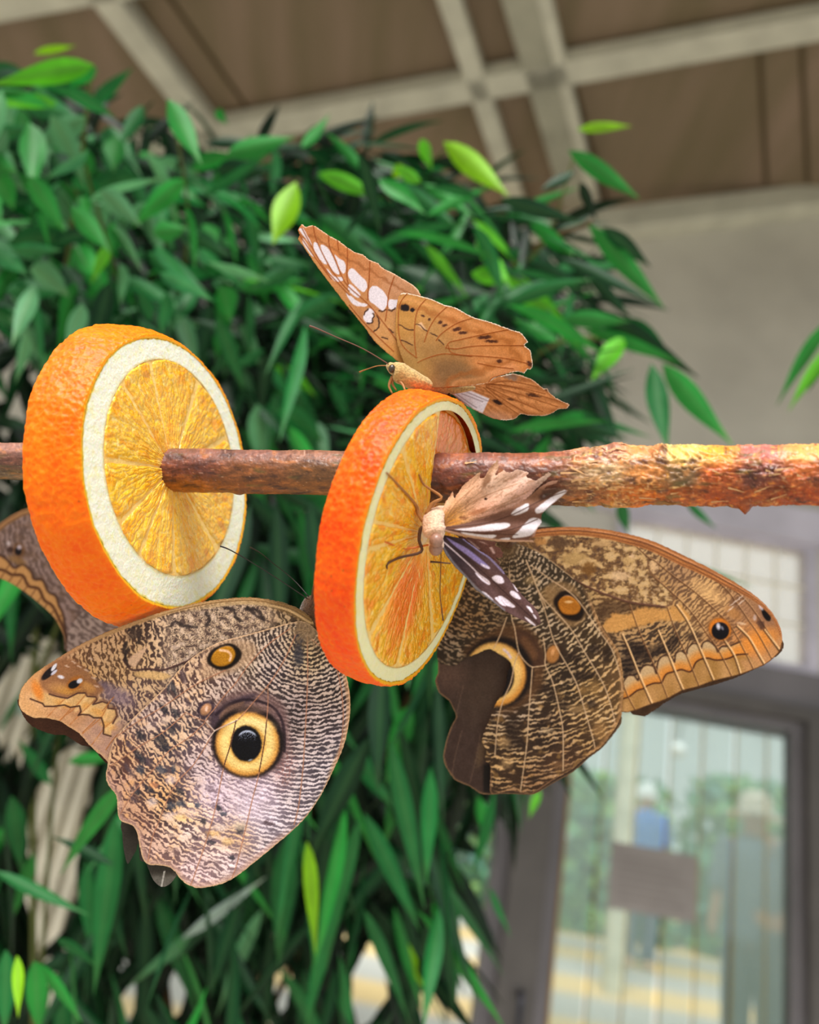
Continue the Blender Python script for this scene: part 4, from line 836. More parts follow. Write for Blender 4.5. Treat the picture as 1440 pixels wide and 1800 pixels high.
    # the two small eyes
    P.poly(smooth([(352, 1190), (360, 1150), (385, 1128), (430, 1124), (452, 1140), (440, 1165), (405, 1182), (375, 1192)], 4), (188, 150, 118), 7, .65)
    P.poly(smooth([(364, 1163), (372, 1143), (395, 1132), (412, 1133), (425, 1148), (418, 1164), (400, 1176), (380, 1176)], 4), (24, 15, 12), 2.5, 1)
    P.poly(smooth([(371, 1160), (378, 1145), (395, 1136), (408, 1138), (414, 1150), (408, 1164), (394, 1171), (380, 1170)], 4), (176, 118, 26), 2.2, 1, h=.3)
    P.line(smooth([(387, 1143), (400, 1145), (406, 1152), (404, 1161)], 4, False), (236, 190, 160), 1.6, 2, a=.9)
    P.ell(362, 1247, 17, 14, -45, (46, 34, 48), .2, .9); P.ell(362, 1247, 12, 8.5, -50, (176, 126, 92), .25, 1, h=.2); P.ell(363, 1246, 2.5, 5, 10, (228, 190, 170), .5, .9)
    veins(P, v_owl1, (168, 116, 90)); veins(P, [[(418, 1265), (377, 1285)], [(377, 1285), (362, 1305)], [(377, 1285), (362, 1268)]], (206, 182, 170), .8)
    for v in v_owl1[4:6]: P.line([p for p in smooth(v, 4, False) if 1262 < p[1] < 1362], (74, 44, 32), .8, .7, a=.9)
    P.mix(.85 * sst(38, 16, np.hypot((x - O1[0]) * 1.1, (y - O1[1] + 6) * .9) + 22 * fbm(x / 9, y / 9, 3)), (112, 90, 68)); P.mix(.5 * sst(46, 10, np.hypot(x - O1[0], y - O1[1])) * sst(.0, .4, pn(np.arctan2(y - O1[1], x - O1[0]) * 7, 0 * x, 5)), (160, 130, 96))
    P.grain(7, 1.3, 4)

o1_fore = [(33, 1232), (36, 1214), (48, 1196), (66, 1180), (92, 1163), (130, 1139), (180, 1114), (230, 1094), (290, 1074), (350, 1059), (400, 1052), (440, 1050), (480, 1055), (515, 1065), (540, 1080), (552, 1100),
           (540, 1130), (480, 1170), (400, 1200), (300, 1262), (240, 1330), (215, 1350), (196, 1347), (189, 1339), (178, 1328), (158, 1311), (140, 1290), (120, 1277), (103, 1267), (78, 1262), (62, 1262), (50, 1258), (37, 1247)]
def paint_o1f(P):
    x, y = P.x, P.y
    top = smooth([(33, 1232), (36, 1214), (48, 1196), (66, 1180), (92, 1163), (130, 1139), (180, 1114), (230, 1094), (290, 1074), (350, 1059), (400, 1052), (440, 1050), (480, 1055), (515, 1065), (548, 1085)], 4, False)
    dt = dline(x, y, top)
    lt = P.field([(60, 1200, (210, 152, 100)), (55, 1235, (214, 160, 108)), (120, 1250, (190, 136, 96)), (170, 1300, (178, 136, 118)), (150, 1190, (206, 150, 86)), (110, 1170, (176, 126, 92)), (180, 1150, (196, 150, 110)), (230, 1150, (208, 164, 118)), (300, 1115, (216, 182, 150)),
                  (400, 1090, (208, 180, 152)), (470, 1075, (178, 148, 118)), (520, 1085, (150, 124, 92)), (250, 1200, (202, 164, 126)), (210, 1230, (178, 146, 140)), (330, 1150, (214, 186, 160)), (220, 1190, (208, 160, 108))])
    dk = P.field([(100, 1180, (120, 76, 50)), (200, 1170, (104, 72, 52)), (300, 1120, (62, 46, 46)), (400, 1090, (54, 42, 40)), (500, 1085, (70, 54, 42)), (220, 1230, (92, 70, 76)), (330, 1150, (72, 52, 52))])
    P.c = lt
    # fine wavy lines perpendicular to the front margin
    t = (x - 30) * .93 - (y - 1200) * .25
    m = ripples(P, t, y / 160, 8.2, 21, warp=9, fine=3.2, cell=20, bias=-.02, seg=8)
    reg = sst(138, 165, x + .9 * (1200 - y)) * sst(4, 9, dt)
    P.mix((1 - m) * .92 * reg, dk * .9); P.mix(m * .35 * reg, (232, 196, 160))
    # cell: blotches outlined in black
    n = fbm(x / 14, y / 11, 31, 2) + .18 * pn(x / 4, y / 4, 33); cellm = sst(275, 310, x) * sst(500, 455, x) * sst(8, 14, dt)
    P.mix(cellm * .75, np.stack([np.interp(n, [-.5, 0, .5], [150, 206, 214]), np.interp(n, [-.5, 0, .5], [120, 176, 186]), np.interp(n, [-.5, 0, .5], [104, 148, 168])], -1))
    P.mix(cellm * sst(.075, .02, np.abs(n + .05)) * .9, (50, 38, 38)); P.mix(cellm * sst(.06, .015, np.abs(n - .22)) * .7, (66, 48, 48)); P.mix(cellm * sst(-.22, -.34, n) * .75, (70, 54, 52))
    for p in [[(228, 1108), (240, 1100), (247, 1112), (243, 1130)], [(222, 1130), (218, 1145), (222, 1160), (226, 1172)], [(226, 1140), (221, 1150), (220, 1160)], [(395, 1068), (410, 1072), (415, 1085), (423, 1092)], [(435, 1068), (448, 1080), (462, 1088)], [(432, 1070), (452, 1072), (464, 1090)],
              [(362, 1077), (368, 1090), (362, 1100)], [(302, 1100), (308, 1092), (322, 1100), (345, 1102)]]:
        P.line(smooth(p, 4, False), (46, 36, 36), 2.2, 2.5, a=.85, jit=2)
    P.ell(236, 1115, 13, 8, -20, (66, 52, 48), .4, .75, jit=5)
    # pale tongue with its dark outline
    P.poly(smooth([(226, 1165), (229, 1155), (240, 1147), (255, 1138), (262, 1132), (252, 1150), (244, 1163), (236, 1173)], 3), (216, 176, 146), 2, .95)
    P.line(smooth([(217, 1160), (224, 1170), (234, 1178), (260, 1176), (285, 1178), (310, 1170), (330, 1162), (345, 1152)], 4, False), (70, 46, 44), 1.5, 1.4, a=.9, h=.08)
    P.poly(smooth([(236, 1182), (262, 1180), (290, 1183), (300, 1190), (280, 1196), (258, 1192), (240, 1190)], 3), (214, 172, 114), 2, .8)
    # hazy violet-grey patch
    P.ell(205, 1222, 30, 13, 25, (136, 112, 124), .6, .75, jit=8); P.ell(180, 1205, 14, 8, 0, (110, 90, 104), .6, .8, jit=6)
    # apex
    P.poly(smooth([(70, 1192), (84, 1172), (104, 1160), (130, 1160), (152, 1178), (172, 1200), (182, 1214), (160, 1224), (120, 1222), (90, 1218), (72, 1208)], 4), (150, 100, 66), 4, .9)
    P.ell(125, 1215, 30, 8, 8, (208, 146, 66), .5, .75); P.ell(155, 1207, 14, 7, 30, (206, 146, 78), .5, .7); P.ell(100, 1206, 16, 7, 0, (196, 140, 86), .5, .6)
    P.ell(86, 1183, 17, 6, -43, (26, 18, 22), .2, 1); P.ell(95, 1173, 8, 3, -55, (226, 222, 236), .3, 1); P.ell(95, 1182, 7, 2.5, -40, (206, 200, 220), .3, 1); P.ell(107, 1190, 6, 3, 15, (230, 224, 240), .4, .95)
    P.ell(132, 1201, 16, 11, -35, (168, 98, 36), .3, .8); P.ell(130, 1203, 10.5, 6.5, -25, (16, 14, 18), .15, 1, h=.2); P.ell(140, 1197, 5.5, 4, -30, (214, 216, 232), .3, .95)
    for q in [(118, 1171), (130, 1164), (140, 1172), (152, 1178), (165, 1192), (170, 1206), (160, 1158)]: P.ell(q[0], q[1], 5, 1.4, 25, (230, 196, 176), .5, .7, jit=2)
    A = Z([(200, 770), (250, 790), (330, 820), (350, 850), (450, 850), (560, 835), (620, 860), (720, 845), (735, 905), (705, 945), (740, 935), (820, 940), (870, 970), (950, 970), (975, 1050), (970, 1140), (1050, 1165)], 20, 1100, 6)
    B = Z([(270, 560), (300, 640), (320, 700), (400, 720), (480, 745), (590, 765), (700, 710), (780, 708), (800, 745), (890, 750), (905, 775), (860, 830), (960, 800), (1020, 820), (1020, 870), (1100, 880), (1115, 950), (1070, 1030)], 20, 1100, 6)
    P.poly(A + B[::-1], (216, 170, 112), 2, .9)
    P.ell(66, 1214, 8, 18, -20, (224, 128, 48), .6, .9)
    for q in [(110, 1237), (150, 1240), (175, 1253), (190, 1275)]: P.ell(q[0], q[1], 14, 6, 20, (222, 158, 84), .7, .8)
    for q in ([(118, 1225), (100, 1242), (82, 1262)], [(150, 1222), (128, 1248), (104, 1266)], [(170, 1228), (141, 1255), (121, 1276)], [(190, 1240), (178, 1262), (145, 1290)], [(205, 1262), (183, 1280), (160, 1311)]):
        P.line(q, (176, 104, 52), .7, 1, a=.75); P.line([(a + 5, b + 1) for a, b in q[:2]], (240, 198, 140), 2.2, 3.5, a=.6)
    for q in [(56, 1228), (72, 1240), (98, 1250), (120, 1262), (150, 1282), (170, 1300)]: P.ell(q[0], q[1], 11, 6, 30, (222, 172, 130), .8, .45, jit=3)
    P.line(A, (62, 34, 26), 1.1, 1.1, a=.95); P.line(B[3:], (66, 38, 36), 1.1, 1.2, a=.95); P.line([(a, b - 3) for a, b in B[3:]], (120, 76, 52), 1.5, 3, a=.5)
    _, _, de = nearest(x, y, smooth(o1_fore, 2)); P.mix(.5 * sst(6, 1, de) * sst(1190, 1240, y) * sst(220, 190, x), (226, 178, 128))
    veins(P, [[(200, 1277), (170, 1295), (150, 1287 + 3), (144, 1290)][:0] or [(168, 1265), (145, 1288)], [(124, 1246), (106, 1266)], [(200, 1225), (180, 1250)], [(237, 1272), (205, 1293), (186, 1318)]], (178, 110, 60), .7)
    # front margin: long brown and straw stripes
    P.mix(.85 * sst(20, 15, dt) * sst(150, 300, x) * sst(3, 8, dt - 0 * x) * 0 + .9 * sst(9, 6, dt) * sst(120, 200, x), (178, 140, 96))
    st = np.sin(dt * 1.45 + .4); P.mix(.8 * sst(.2, .8, st) * sst(11, 8, dt) * sst(230, 330, x), (104, 74, 42)); P.mix(.8 * sst(1.8, .6, dt), (150, 108, 66))
    P.mix(.85 * sst(19, 13, dt) * sst(455, 500, x), (112, 84, 50)); P.mix(.8 * sst(15, 11, dt) * sst(6, 9, dt) * sst(300, 400, x), (196, 162, 118))
    P.mix(.6 * sst(.3, .9, np.sin(dt * 1.1)) * sst(22, 16, dt) * sst(455, 490, x), (70, 52, 34))
    P.grain(7, 1.3, 9)
def flat(c, a=8, rim=None, jit=12):
    def f(P):
        P.c = np.zeros(P.c.shape) + np.array(c, float); P.c += (jit * fbm(P.x / 16, P.y / 16, 3) + a * pn(P.x / 2, P.y / 2, 5))[..., None]
        if rim: rim(P)
    return f

root = thing('owl_butterfly', V(545, 1090, .2225), 'large pale greyish owl butterfly with bold yellow-ringed eyespot, hanging between the two orange slices', 'butterfly')
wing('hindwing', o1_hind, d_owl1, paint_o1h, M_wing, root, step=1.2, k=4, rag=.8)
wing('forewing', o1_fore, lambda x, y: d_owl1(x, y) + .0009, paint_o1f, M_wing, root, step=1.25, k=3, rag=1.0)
def o1_far(P):
    flat((66, 34, 18), 6)(P)
far = Z([(60, 780), (100, 900), (150, 990), (220, 1060), (330, 1110), (450, 1150), (560, 1150), (640, 1200), (740, 1260), (830, 1278), (900, 1340), (1000, 1450), (1100, 1400), (1000, 1200), (700, 950), (400, 850), (200, 760)], 20, 1100, 6)
wing('far_forewing', far, lambda x, y: d_owl1(x, y) + .0035, o1_far, M_dark, root, step=2, k=2, rag=.7)
def o1_farh(P):
    P.c += np.array((112, 106, 100.)); P.c += (22 * fbm(P.x / 6, P.y / 10, 3))[:, None]
    P.mix(sst(1478, 1462, P.y) * sst(215, 235, P.x), (36, 30, 24)); P.mix(sst(1545, 1530, P.y) * .8, (40, 34, 28)); P.mix(.7 * sst(305, 320, P.x), (60, 52, 42))
    P.line([(289, 1532), (284, 1558)], (214, 208, 204), 1, 1)
wing('far_hindwing', [(214, 1440), (215, 1465), (217, 1490), (221, 1510), (225, 1519), (232, 1508), (240, 1494), (243, 1478), (246, 1512), (255, 1515), (262, 1530), (270, 1548), (283, 1559), (296, 1556), (306, 1546), (316, 1530), (330, 1500), (300, 1440), (250, 1400)],
     lambda x, y: d_owl1(x, y) + .004, o1_farh, M_dark, root, step=1.6, k=2)
v, f = tube_v(smooth([V(549, 1050, .2235), V(546, 1068, .225), V(545, 1088, .2262), V(550, 1112, .227), V(556, 1150, .2255), V(568, 1196, .2255)], 5, False), np.interp(np.linspace(0, 1, 26), [0, .1, .25, .45, .7, 1], [.0009, .0022, .0028, .0034, .0026, .0008]), 20, noise=.12, seed=4)
mesh('body', v, f, M_fur_b, root)
tube('antenna', [V(540, 1052, .2215), V(500, 1025, .2195), V(445, 990, .2165), V(405, 967, .214), V(387, 960, .213)], [.00016, .00012, .00012, .00016, .0002], M_ant, root, 6)
tube('antenna', [V(543, 1049, .2225), V(515, 1018, .2255), V(480, 990, .231), V(458, 972, .235), V(440, 962, .238)], [.00016, .00012, .00011, .00012, .00018], M_ant, root, 6)
for i, (a, b, c) in enumerate([((548, 1062), (552, 1030), (566, 1000)), ((545, 1066), (556, 1045), (572, 1022)), ((550, 1075), (562, 1060), (580, 1048))]):
    tube('leg', [V(*a, .2215), V(*b, .2195), V(*c, .2165 - .0 * i)], [.0004, .0003, .0002], M_legd, root, 6)

# ---- owl butterfly 2 (darker, torn hindwing, right)
O2 = (893, 962)
def d_owl2(x, y): return .2525 - (x - 770) * 2.1e-5 + .001 * np.sin((x - 760) / 150.0) * np.sin((y - 930) / 150.0)
_hf = [(940, 968), (973, 990), (1007, 1017), (1027, 1033), (1040, 1058), (1060, 1105), (1085, 1140), (1093, 1167), (1096, 1200), (1096, 1225), (1093, 1250)]
_mg = [(1093, 1258), (1083, 1278), (1070, 1297), (1057, 1313), (1040, 1325), (1023, 1338), (1007, 1352), (982, 1366), (957, 1382), (940, 1393), (925, 1395), (905, 1391), (888, 1391), (864, 1396)]
o2_hind = [(880, 950), (905, 955)] + _hf + _mg + [(862, 1370), (862, 1345), (852, 1336), (855, 1320), (848, 1305), (852, 1284), (862, 1262), (870, 1240), (882, 1222), (889, 1205), (893, 1180), (899, 1168), (890, 1158), (876, 1149), (866, 1143), (857, 1141), (846, 1146), (836, 1150), (822, 1156), (812, 1163), (798, 1170), (782, 1168), (770, 1163),
           (768, 1130), (769, 1095), (778, 1060), (800, 1025), (832, 985), (860, 955)]
v_owl2 = [Z([(0, 0), (60, 620), (190, 860), (300, 1060), (350, 1200)], 930, 900, 6)[:0] or [(925, 985), (935, 1010), (950, 1045), (972, 1070), (1003, 1105), (1030, 1150), (1062, 1205), (1078, 1255), (1082, 1278)],
          [(935, 995), (970, 1020), (1000, 1040), (1020, 1060), (1050, 1105), (1075, 1140), (1090, 1185), (1094, 1215)],
          [(925, 985), (945, 1035), (963, 1090), (975, 1130), (1000, 1175), (1015, 1205), (1030, 1255), (1043, 1300), (1046, 1315)],
          [(950, 1045), (962, 1070), (966, 1100), (985, 1150)][:2], [(895, 1000), (899, 1080), (905, 1105), (912, 1145), (925, 1165), (936, 1173)],
          [(936, 1173), (959, 1170)], [(955, 1120), (959, 1150), (959, 1170), (972, 1200), (985, 1255), (990, 1290), (990, 1355)],
          [(936, 1173), (934, 1200), (930, 1250), (926, 1310), (918, 1370), (915, 1392)],
          [(891, 1085), (880, 1115), (868, 1140)], [(912, 1147), (905, 1165), (898, 1200), (885, 1230), (875, 1270), (870, 1330)]]
def paint_o2h(P):
    x, y = P.x, P.y; r = np.hypot(x - O2[0], y - O2[1]); th = np.arctan2(y - O2[1], x - O2[0])
    lt = P.field([(790, 1060, (150, 116, 76)), (780, 1140, (150, 130, 106)), (830, 1080, (142, 110, 74)), (870, 1060, (132, 108, 80)), (950, 1020, (172, 150, 126)), (960, 1090, (170, 148, 122)), (900, 1300, (184, 154, 116)), (885, 1340, (200, 160, 110)), (960, 1300, (172, 140, 104)), (1000, 1180, (166, 138, 104)),
                  (1050, 1250, (184, 150, 106)), (1030, 1200, (176, 142, 96)), (1080, 1220, (180, 140, 92)), (990, 1340, (158, 120, 84)), (1020, 1130, (176, 150, 116)), (900, 1250, (172, 150, 130)), (925, 1380, (150, 112, 78)), (1035, 1290, (176, 140, 94))])
    dk = P.field([(790, 1060, (62, 44, 26)), (780, 1140, (52, 42, 32)), (870, 1060, (58, 44, 32)), (950, 1020, (58, 46, 34)), (900, 1300, (58, 40, 28)), (960, 1290, (44, 30, 24)), (1000, 1190, (44, 32, 24)), (1060, 1240, (96, 68, 40)), (1030, 1200, (56, 40, 26)), (990, 1340, (72, 48, 34)), (1080, 1200, (100, 72, 44))])
    m = ripples(P, r, th, 8.2, 41, warp=6, fine=1.8, cell=24, bias=.5, seg=10, ani=.85)
    ml = ripples(P, r + .15 * (x - y), th, 6.4, 45, warp=5, fine=2.2, cell=14, bias=.3, seg=6)
    lf = sst(895, 870, x) * sst(1170, 1150, y); m = m * (1 - lf) + ml * lf
    P.c = lt * 1.06; P.mix((1 - m) * .95, dk * .85); P.h += m * .03 + .35 * fbm(x / 40, y / 40, 91, 2); P.mix(.4 * m * sst(.3, .7, pn(x / 6, y / 4, 93)), (232, 214, 204))
    P.mix(.6 * sst(.15, .55, fbm(x / 20, y / 20, 14)) * sst(1180, 1230, y), (150, 112, 64))
    for b in [(900, 1290, 12, 30, 12), (1010, 1155, 14, 7, 20), (1027, 1188, 20, 8, -6), (990, 1240, 12, 8, 0), (1040, 1238, 9, 7, 0), (915, 1305, 10, 12, 0), (1068, 1150, 10, 14, 20), (955, 1210, 14, 9, 0), (975, 1225, 12, 8, 0), (960, 1270, 12, 6, 0), (1045, 1140, 10, 8, 0), (940, 1370, 10, 5, 0), (872, 1313, 8, 6, 0)]:
        P.ell(b[0], b[1], b[2], b[3], b[4], (40, 28, 22), .5, .75, jit=6)
    for b in [(885, 1305, 12, 9, (196, 156, 106)), (1015, 1247, 16, 7, (176, 140, 96)), (1045, 1208, 10, 14, (166, 126, 74)), (1025, 1213, 10, 8, (156, 116, 64)), (890, 1340, 10, 10, (196, 158, 110)), (960, 1285, 12, 5, (200, 172, 136)), (935, 1020, 12, 8, (170, 140, 96)), (1055, 1285, 12, 16, (160, 118, 72)), (985, 1345, 16, 7, (128, 92, 60))]:
        P.ell(b[0], b[1], b[2], b[3], 0, b[4], .6, .55, jit=5)
    P.poly([(948, 1040), (960, 1030), (975, 1035), (985, 1050), (975, 1060), (955, 1065)], (112, 82, 44), 5, .6)
    # big eye and dark field around it
    ex, ey = 893, 1188
    P.poly(smooth([(815, 1150), (835, 1128), (862, 1110), (890, 1098), (920, 1098), (945, 1120), (958, 1150), (957, 1180), (950, 1210), (920, 1240), (880, 1250), (850, 1180)], 4), (84, 56, 34), 9, .85)
    P.poly(smooth([(905, 1110), (930, 1112), (950, 1140), (957, 1168), (935, 1173), (920, 1150)], 4), (66, 42, 30), 3, .85, jit=2); P.poly(smooth([(918, 1118), (935, 1130), (945, 1155), (930, 1160), (918, 1140)], 4), (110, 74, 46), 5, .6, jit=2)
    P.ell(ex - 18, ey - 6, 62, 63, 0, (22, 14, 12), .1, 1)
    P.ell(ex - 22, ey - 2, 54, 56, 0, (196, 132, 56), .07, 1, jit=1.2); P.ell(ex - 24, ey - 6, 49, 51, 0, (224, 182, 108), .14, 1, jit=1); P.ell(ex - 26, ey + 1, 37, 40, 0, (20, 13, 14), .07, 1)
    P.line([(886, 1142), (893, 1148), (898, 1156)], (214, 190, 196), 1.7, 1.8)
    P.poly(smooth([(958, 1040), (966, 1026), (985, 1022), (1010, 1030), (1022, 1050), (1030, 1080), (1022, 1095), (1005, 1103), (985, 1092), (970, 1070)], 4), (140, 108, 72), 5, .75)
    P.poly(smooth([(973, 1060), (980, 1045), (992, 1038), (1008, 1044), (1022, 1058), (1028, 1075), (1020, 1090), (1004, 1091), (988, 1083)], 4), (26, 15, 10), 3, 1)
    P.poly(smooth([(981, 1062), (987, 1051), (998, 1047), (1010, 1052), (1021, 1066), (1016, 1078), (1002, 1081), (988, 1077)], 4), (170, 104, 30), 2, 1, h=.35); P.ell(1000, 1058, 7, 2.2, 0, (232, 190, 140), .5, .9)
    P.ell(974, 1150, 16, 20, 10, (44, 28, 18), .3, .9); P.ell(972, 1150, 11.5, 16, 15, (158, 106, 56), .2, 1, h=.25); P.ell(972, 1146, 3, 6, 20, (206, 150, 100), .5, .7)
    veins(P, v_owl2, (196, 164, 130), .8)
    _, _, de = nearest(x, y, smooth(o2_hind, 3)); P.mix(.65 * sst(9, 2, de) * sst(1010, 1050, x), (172, 126, 82)); P.mix(.6 * sst(4, 1, de) * sst(1330, 1370, y), (150, 110, 80))
    P.mix(.7 * sst(30, 8, np.hypot(x - O2[0], y - O2[1])), (96, 74, 50)); P.grain(6, 1.3, 4)
o2_fore = [(868, 948), (900, 938), (940, 931), (1000, 926), (1060, 930), (1110, 940), (1150, 952), (1200, 975), (1260, 1005), (1320, 1041), (1348, 1065), (1366, 1090), (1375, 1116), (1373, 1140), (1362, 1155), (1345, 1168), (1320, 1179), (1290, 1189), (1255, 1197),
           (1225, 1208), (1200, 1214), (1172, 1229), (1140, 1240), (1113, 1250), (1095, 1252), (1060, 1240), (1020, 1130), (960, 1040), (900, 1000)]
def paint_o2f(P):
    x, y = P.x, P.y
    top = smooth(o2_fore[:13], 4, False); dt = dline(x, y, top)
    lt = P.field([(950, 960, (156, 120, 76)), (1050, 1000, (190, 156, 104)), (1130, 1000, (186, 150, 106)), (1150, 1050, (178, 134, 82)), (1200, 1000, (176, 134, 96)), (1260, 1060, (200, 154, 104)), (1240, 1040, (212, 166, 112)), (1300, 1070, (160, 116, 84)), (1330, 1120, (206, 134, 70)), (1350, 1080, (140, 98, 72)), (1140, 1130, (182, 142, 96)), (1200, 1100, (184, 146, 100)), (1110, 1150, (160, 128, 92)), (1080, 1100, (178, 140, 96)), (1290, 1160, (196, 134, 84))])
    dk = P.field([(1050, 1000, (84, 60, 42)), (1150, 1130, (44, 32, 28)), (1200, 1020, (96, 68, 52)), (1110, 1180, (34, 24, 22)), (1250, 1080, (110, 76, 50)), (1300, 1080, (112, 76, 54)), (1080, 1060, (84, 58, 36))])
    P.c = lt
    r = np.hypot(x - 1040, y - 860); th = np.arctan2(y - 860, x - 1040)
    m = ripples(P, r + .35 * (y - 1000) * sst(1150, 1250, x), th, 8.6, 61, warp=7, fine=2.6, cell=22, bias=.08, seg=8)
    P.mix((1 - m) * .85 * sst(1335, 1290, x), dk)
    # mottled cell
    cell = smooth([(940, 945), (1020, 940), (1080, 945), (1120, 962), (1140, 985), (1142, 1003), (1160, 1022), (1183, 1046), (1181, 1060), (1168, 1066), (1100, 1056), (1057, 1041), (1003, 1015), (960, 985), (940, 968)], 4)
    _, _, dc = nearest(x, y, cell); inc = inside(x, y, cell) * sst(0, 2, dc)
    n = fbm(x / 19, y / 12, 71, 4); n2 = fbm(x / 7, y / 6, 75, 3) + .25 * sst(1040, 1130, x)
    base = np.stack([np.interp(n, [-.5, -.1, .1, .5], [92, 124, 196, 206]), np.interp(n, [-.5, -.1, .1, .5], [66, 90, 158, 172]), np.interp(n, [-.5, -.1, .1, .5], [46, 56, 106, 126])], -1)
    P.mix(inc * .95, base); P.mix(inc * sst(.05, -.25, n2) * sst(.3, .0, n) * .85, (84, 60, 48)); P.mix(inc * sst(.06, .015, np.abs(n - .02)) * .7, (66, 46, 36)); P.mix(inc * sst(.25, .5, n2) * .6, (206, 172, 132))
    for b in [(985, 955, 20, 9, (88, 64, 46)), (1010, 982, 24, 12, (182, 148, 96)), (1032, 990, 14, 7, (204, 168, 120)), (1060, 955, 18, 7, (196, 158, 110)), (1090, 1012, 18, 8, (216, 180, 140)), (1105, 985, 12, 8, (196, 160, 108)), (1150, 995, 7, 10, (220, 180, 136)), (950, 952, 12, 6, (176, 124, 70)), (1112, 978, 5, 4, (214, 178, 140)), (1035, 1000, 12, 12, (116, 78, 38))]:
        P.ell(b[0], b[1], b[2], b[3], 0, b[4], .35, .85, jit=6)
    # orange-tan band below the cell
    band = smooth([(1060, 1100), (1072, 1085), (1082, 1077), (1105, 1080), (1120, 1070), (1150, 1068), (1170, 1072), (1190, 1062), (1205, 1072), (1215, 1088), (1190, 1092), (1165, 1090), (1150, 1094), (1130, 1100), (1110, 1104), (1090, 1110), (1070, 1112)], 3)
    P.poly(smooth([(1055, 1060), (1100, 1058), (1165, 1068), (1120, 1072), (1085, 1080), (1060, 1092), (1050, 1080)], 3), (70, 48, 32), 5, .7, jit=5); P.poly(band, (202, 146, 80), 3, .9, jit=4)
    P.ell(1245, 1040, 32, 12, 30, (224, 176, 118), .7, .7, jit=6); P.ell(1290, 1078, 16, 9, 35, (176, 120, 66), .6, .7)
    # black field above the scallops
    for b in [(1105, 1170, 16, 20, 0), (1130, 1150, 22, 12, 0), (1165, 1140, 20, 10, 0), (1185, 1125, 10, 10, 0), (1118, 1140, 18, 12, 0), (1220, 1118, 14, 8, 0)]: P.ell(*b[:4], b[4], (30, 20, 18), .6, .7 if b[0] < 1200 else .45, jit=8)
    S1 = smooth([(1097, 1197), (1104, 1188), (1115, 1188), (1122, 1196), (1126, 1178), (1136, 1169), (1149, 1172), (1154, 1184), (1157, 1163), (1166, 1153), (1180, 1154), (1186, 1164), (1188, 1150), (1197, 1144), (1207, 1150), (1209, 1140), (1219, 1131), (1229, 1134), (1233, 1140), (1236, 1130), (1246, 1127), (1258, 1137), (1262, 1146), (1268, 1137), (1282, 1136), (1292, 1132), (1302, 1128)], 3, False)
    S2 = smooth([(1096, 1228), (1107, 1224), (1120, 1214), (1133, 1210), (1137, 1206), (1150, 1201), (1163, 1200), (1167, 1192), (1173, 1184), (1188, 1180), (1198, 1177), (1212, 1181), (1218, 1176), (1223, 1165), (1232, 1159), (1245, 1157), (1256, 1160), (1268, 1160), (1282, 1157), (1296, 1151), (1314, 1150)], 3, False)
    P.poly(list(S1) + list(S2[::-1]), (188, 156, 116), 1.5, 1)
    u = dline(x, y, S2); i2 = inside(x, y, np.array(list(S1) + list(S2[::-1]))); P.mix(.85 * i2 * sst(22, 6, u), (204, 126, 48)); P.mix(.5 * i2 * sst(6, 1, u), (190, 110, 36))
    # outer margin cells
    low = np.array(list(S2) + [(1330, 1165), (1340, 1175), (1290, 1200), (1200, 1225), (1110, 1262), (1085, 1262)])
    alt = pn(x / 22, y / 40, 5)
    P.mix(1.0 * inside(x, y, low), np.stack([164 + 26 * alt, 120 + 22 * alt, 68 + 24 * alt], -1))
    P.ell(1325, 1130, 40, 14, -25, (222, 136, 52), .7, .75); P.poly([(1316, 1160), (1345, 1150), (1372, 1120), (1376, 1145), (1340, 1175), (1310, 1182), (1300, 1160)], (186, 134, 88), 5, .8)
    P.line(S2, (70, 36, 20), 1.2, 1.2, a=.95); P.line(S1, (60, 36, 26), 1.0, 1.4, a=.9)
    # cell border and veins
    P.line(smooth([(1003, 1017), (1030, 1030), (1057, 1042), (1100, 1057), (1135, 1063), (1170, 1067)], 4, False), (92, 60, 46), 1.6, 1.2, h=.1); P.line(smooth([(1170, 1067), (1181, 1060), (1184, 1047), (1160, 1022), (1142, 1003), (1139, 987)], 4, False), (120, 84, 58), 1.1, 1)
    P.line(smooth([(940, 966), (973, 990), (1007, 1017)], 4, False), (196, 160, 120), 1.2, 1)
    dv = [[(1150, 985), (1183, 1012), (1227, 1045), (1275, 1090), (1293, 1115), (1310, 1147), (1326, 1179)], [(1120, 962), (1140, 980), (1150, 985)], [(1150, 1015), (1187, 1047), (1217, 1078), (1243, 1115), (1263, 1143), (1287, 1190)], [(1200, 985), (1267, 1027), (1297, 1063), (1317, 1092), (1333, 1115), (1358, 1160)],
          [(1173, 1068), (1187, 1108), (1207, 1153), (1229, 1206)], [(1107, 1063), (1123, 1108), (1140, 1147), (1162, 1197), (1174, 1228)], [(1058, 1100), (1085, 1150), (1098, 1210), (1119, 1252)], [(1210, 985), (1262, 1020), (1300, 1045), (1330, 1080), (1372, 1145)]]
    veins(P, dv, (92, 56, 34), .8); veins(P, [[(a + 1.4, b - .6) for a, b in q] for q in dv], (206, 160, 110), .35, .5)
    lv = [[(1297, 1100), (1317, 1120), (1333, 1147), (1346, 1169)], [(1273, 1123), (1292, 1152), (1303, 1184)], [(1190, 1063), (1207, 1087), (1220, 1113), (1233, 1143), (1256, 1196)], [(1158, 1108), (1177, 1152), (1190, 1185), (1203, 1214)], [(1095, 1115), (1105, 1137), (1117, 1167), (1125, 1187), (1148, 1239)], [(1345, 1107), (1372, 1143)]]
    for q in lv: P.line([(a - 2, b + 1) for a, b in smooth(q, 4, False)], (64, 38, 22), 1.2, 1.5, a=.7)
    veins(P, lv, (232, 188, 136), 1.1, .95, h=.12)
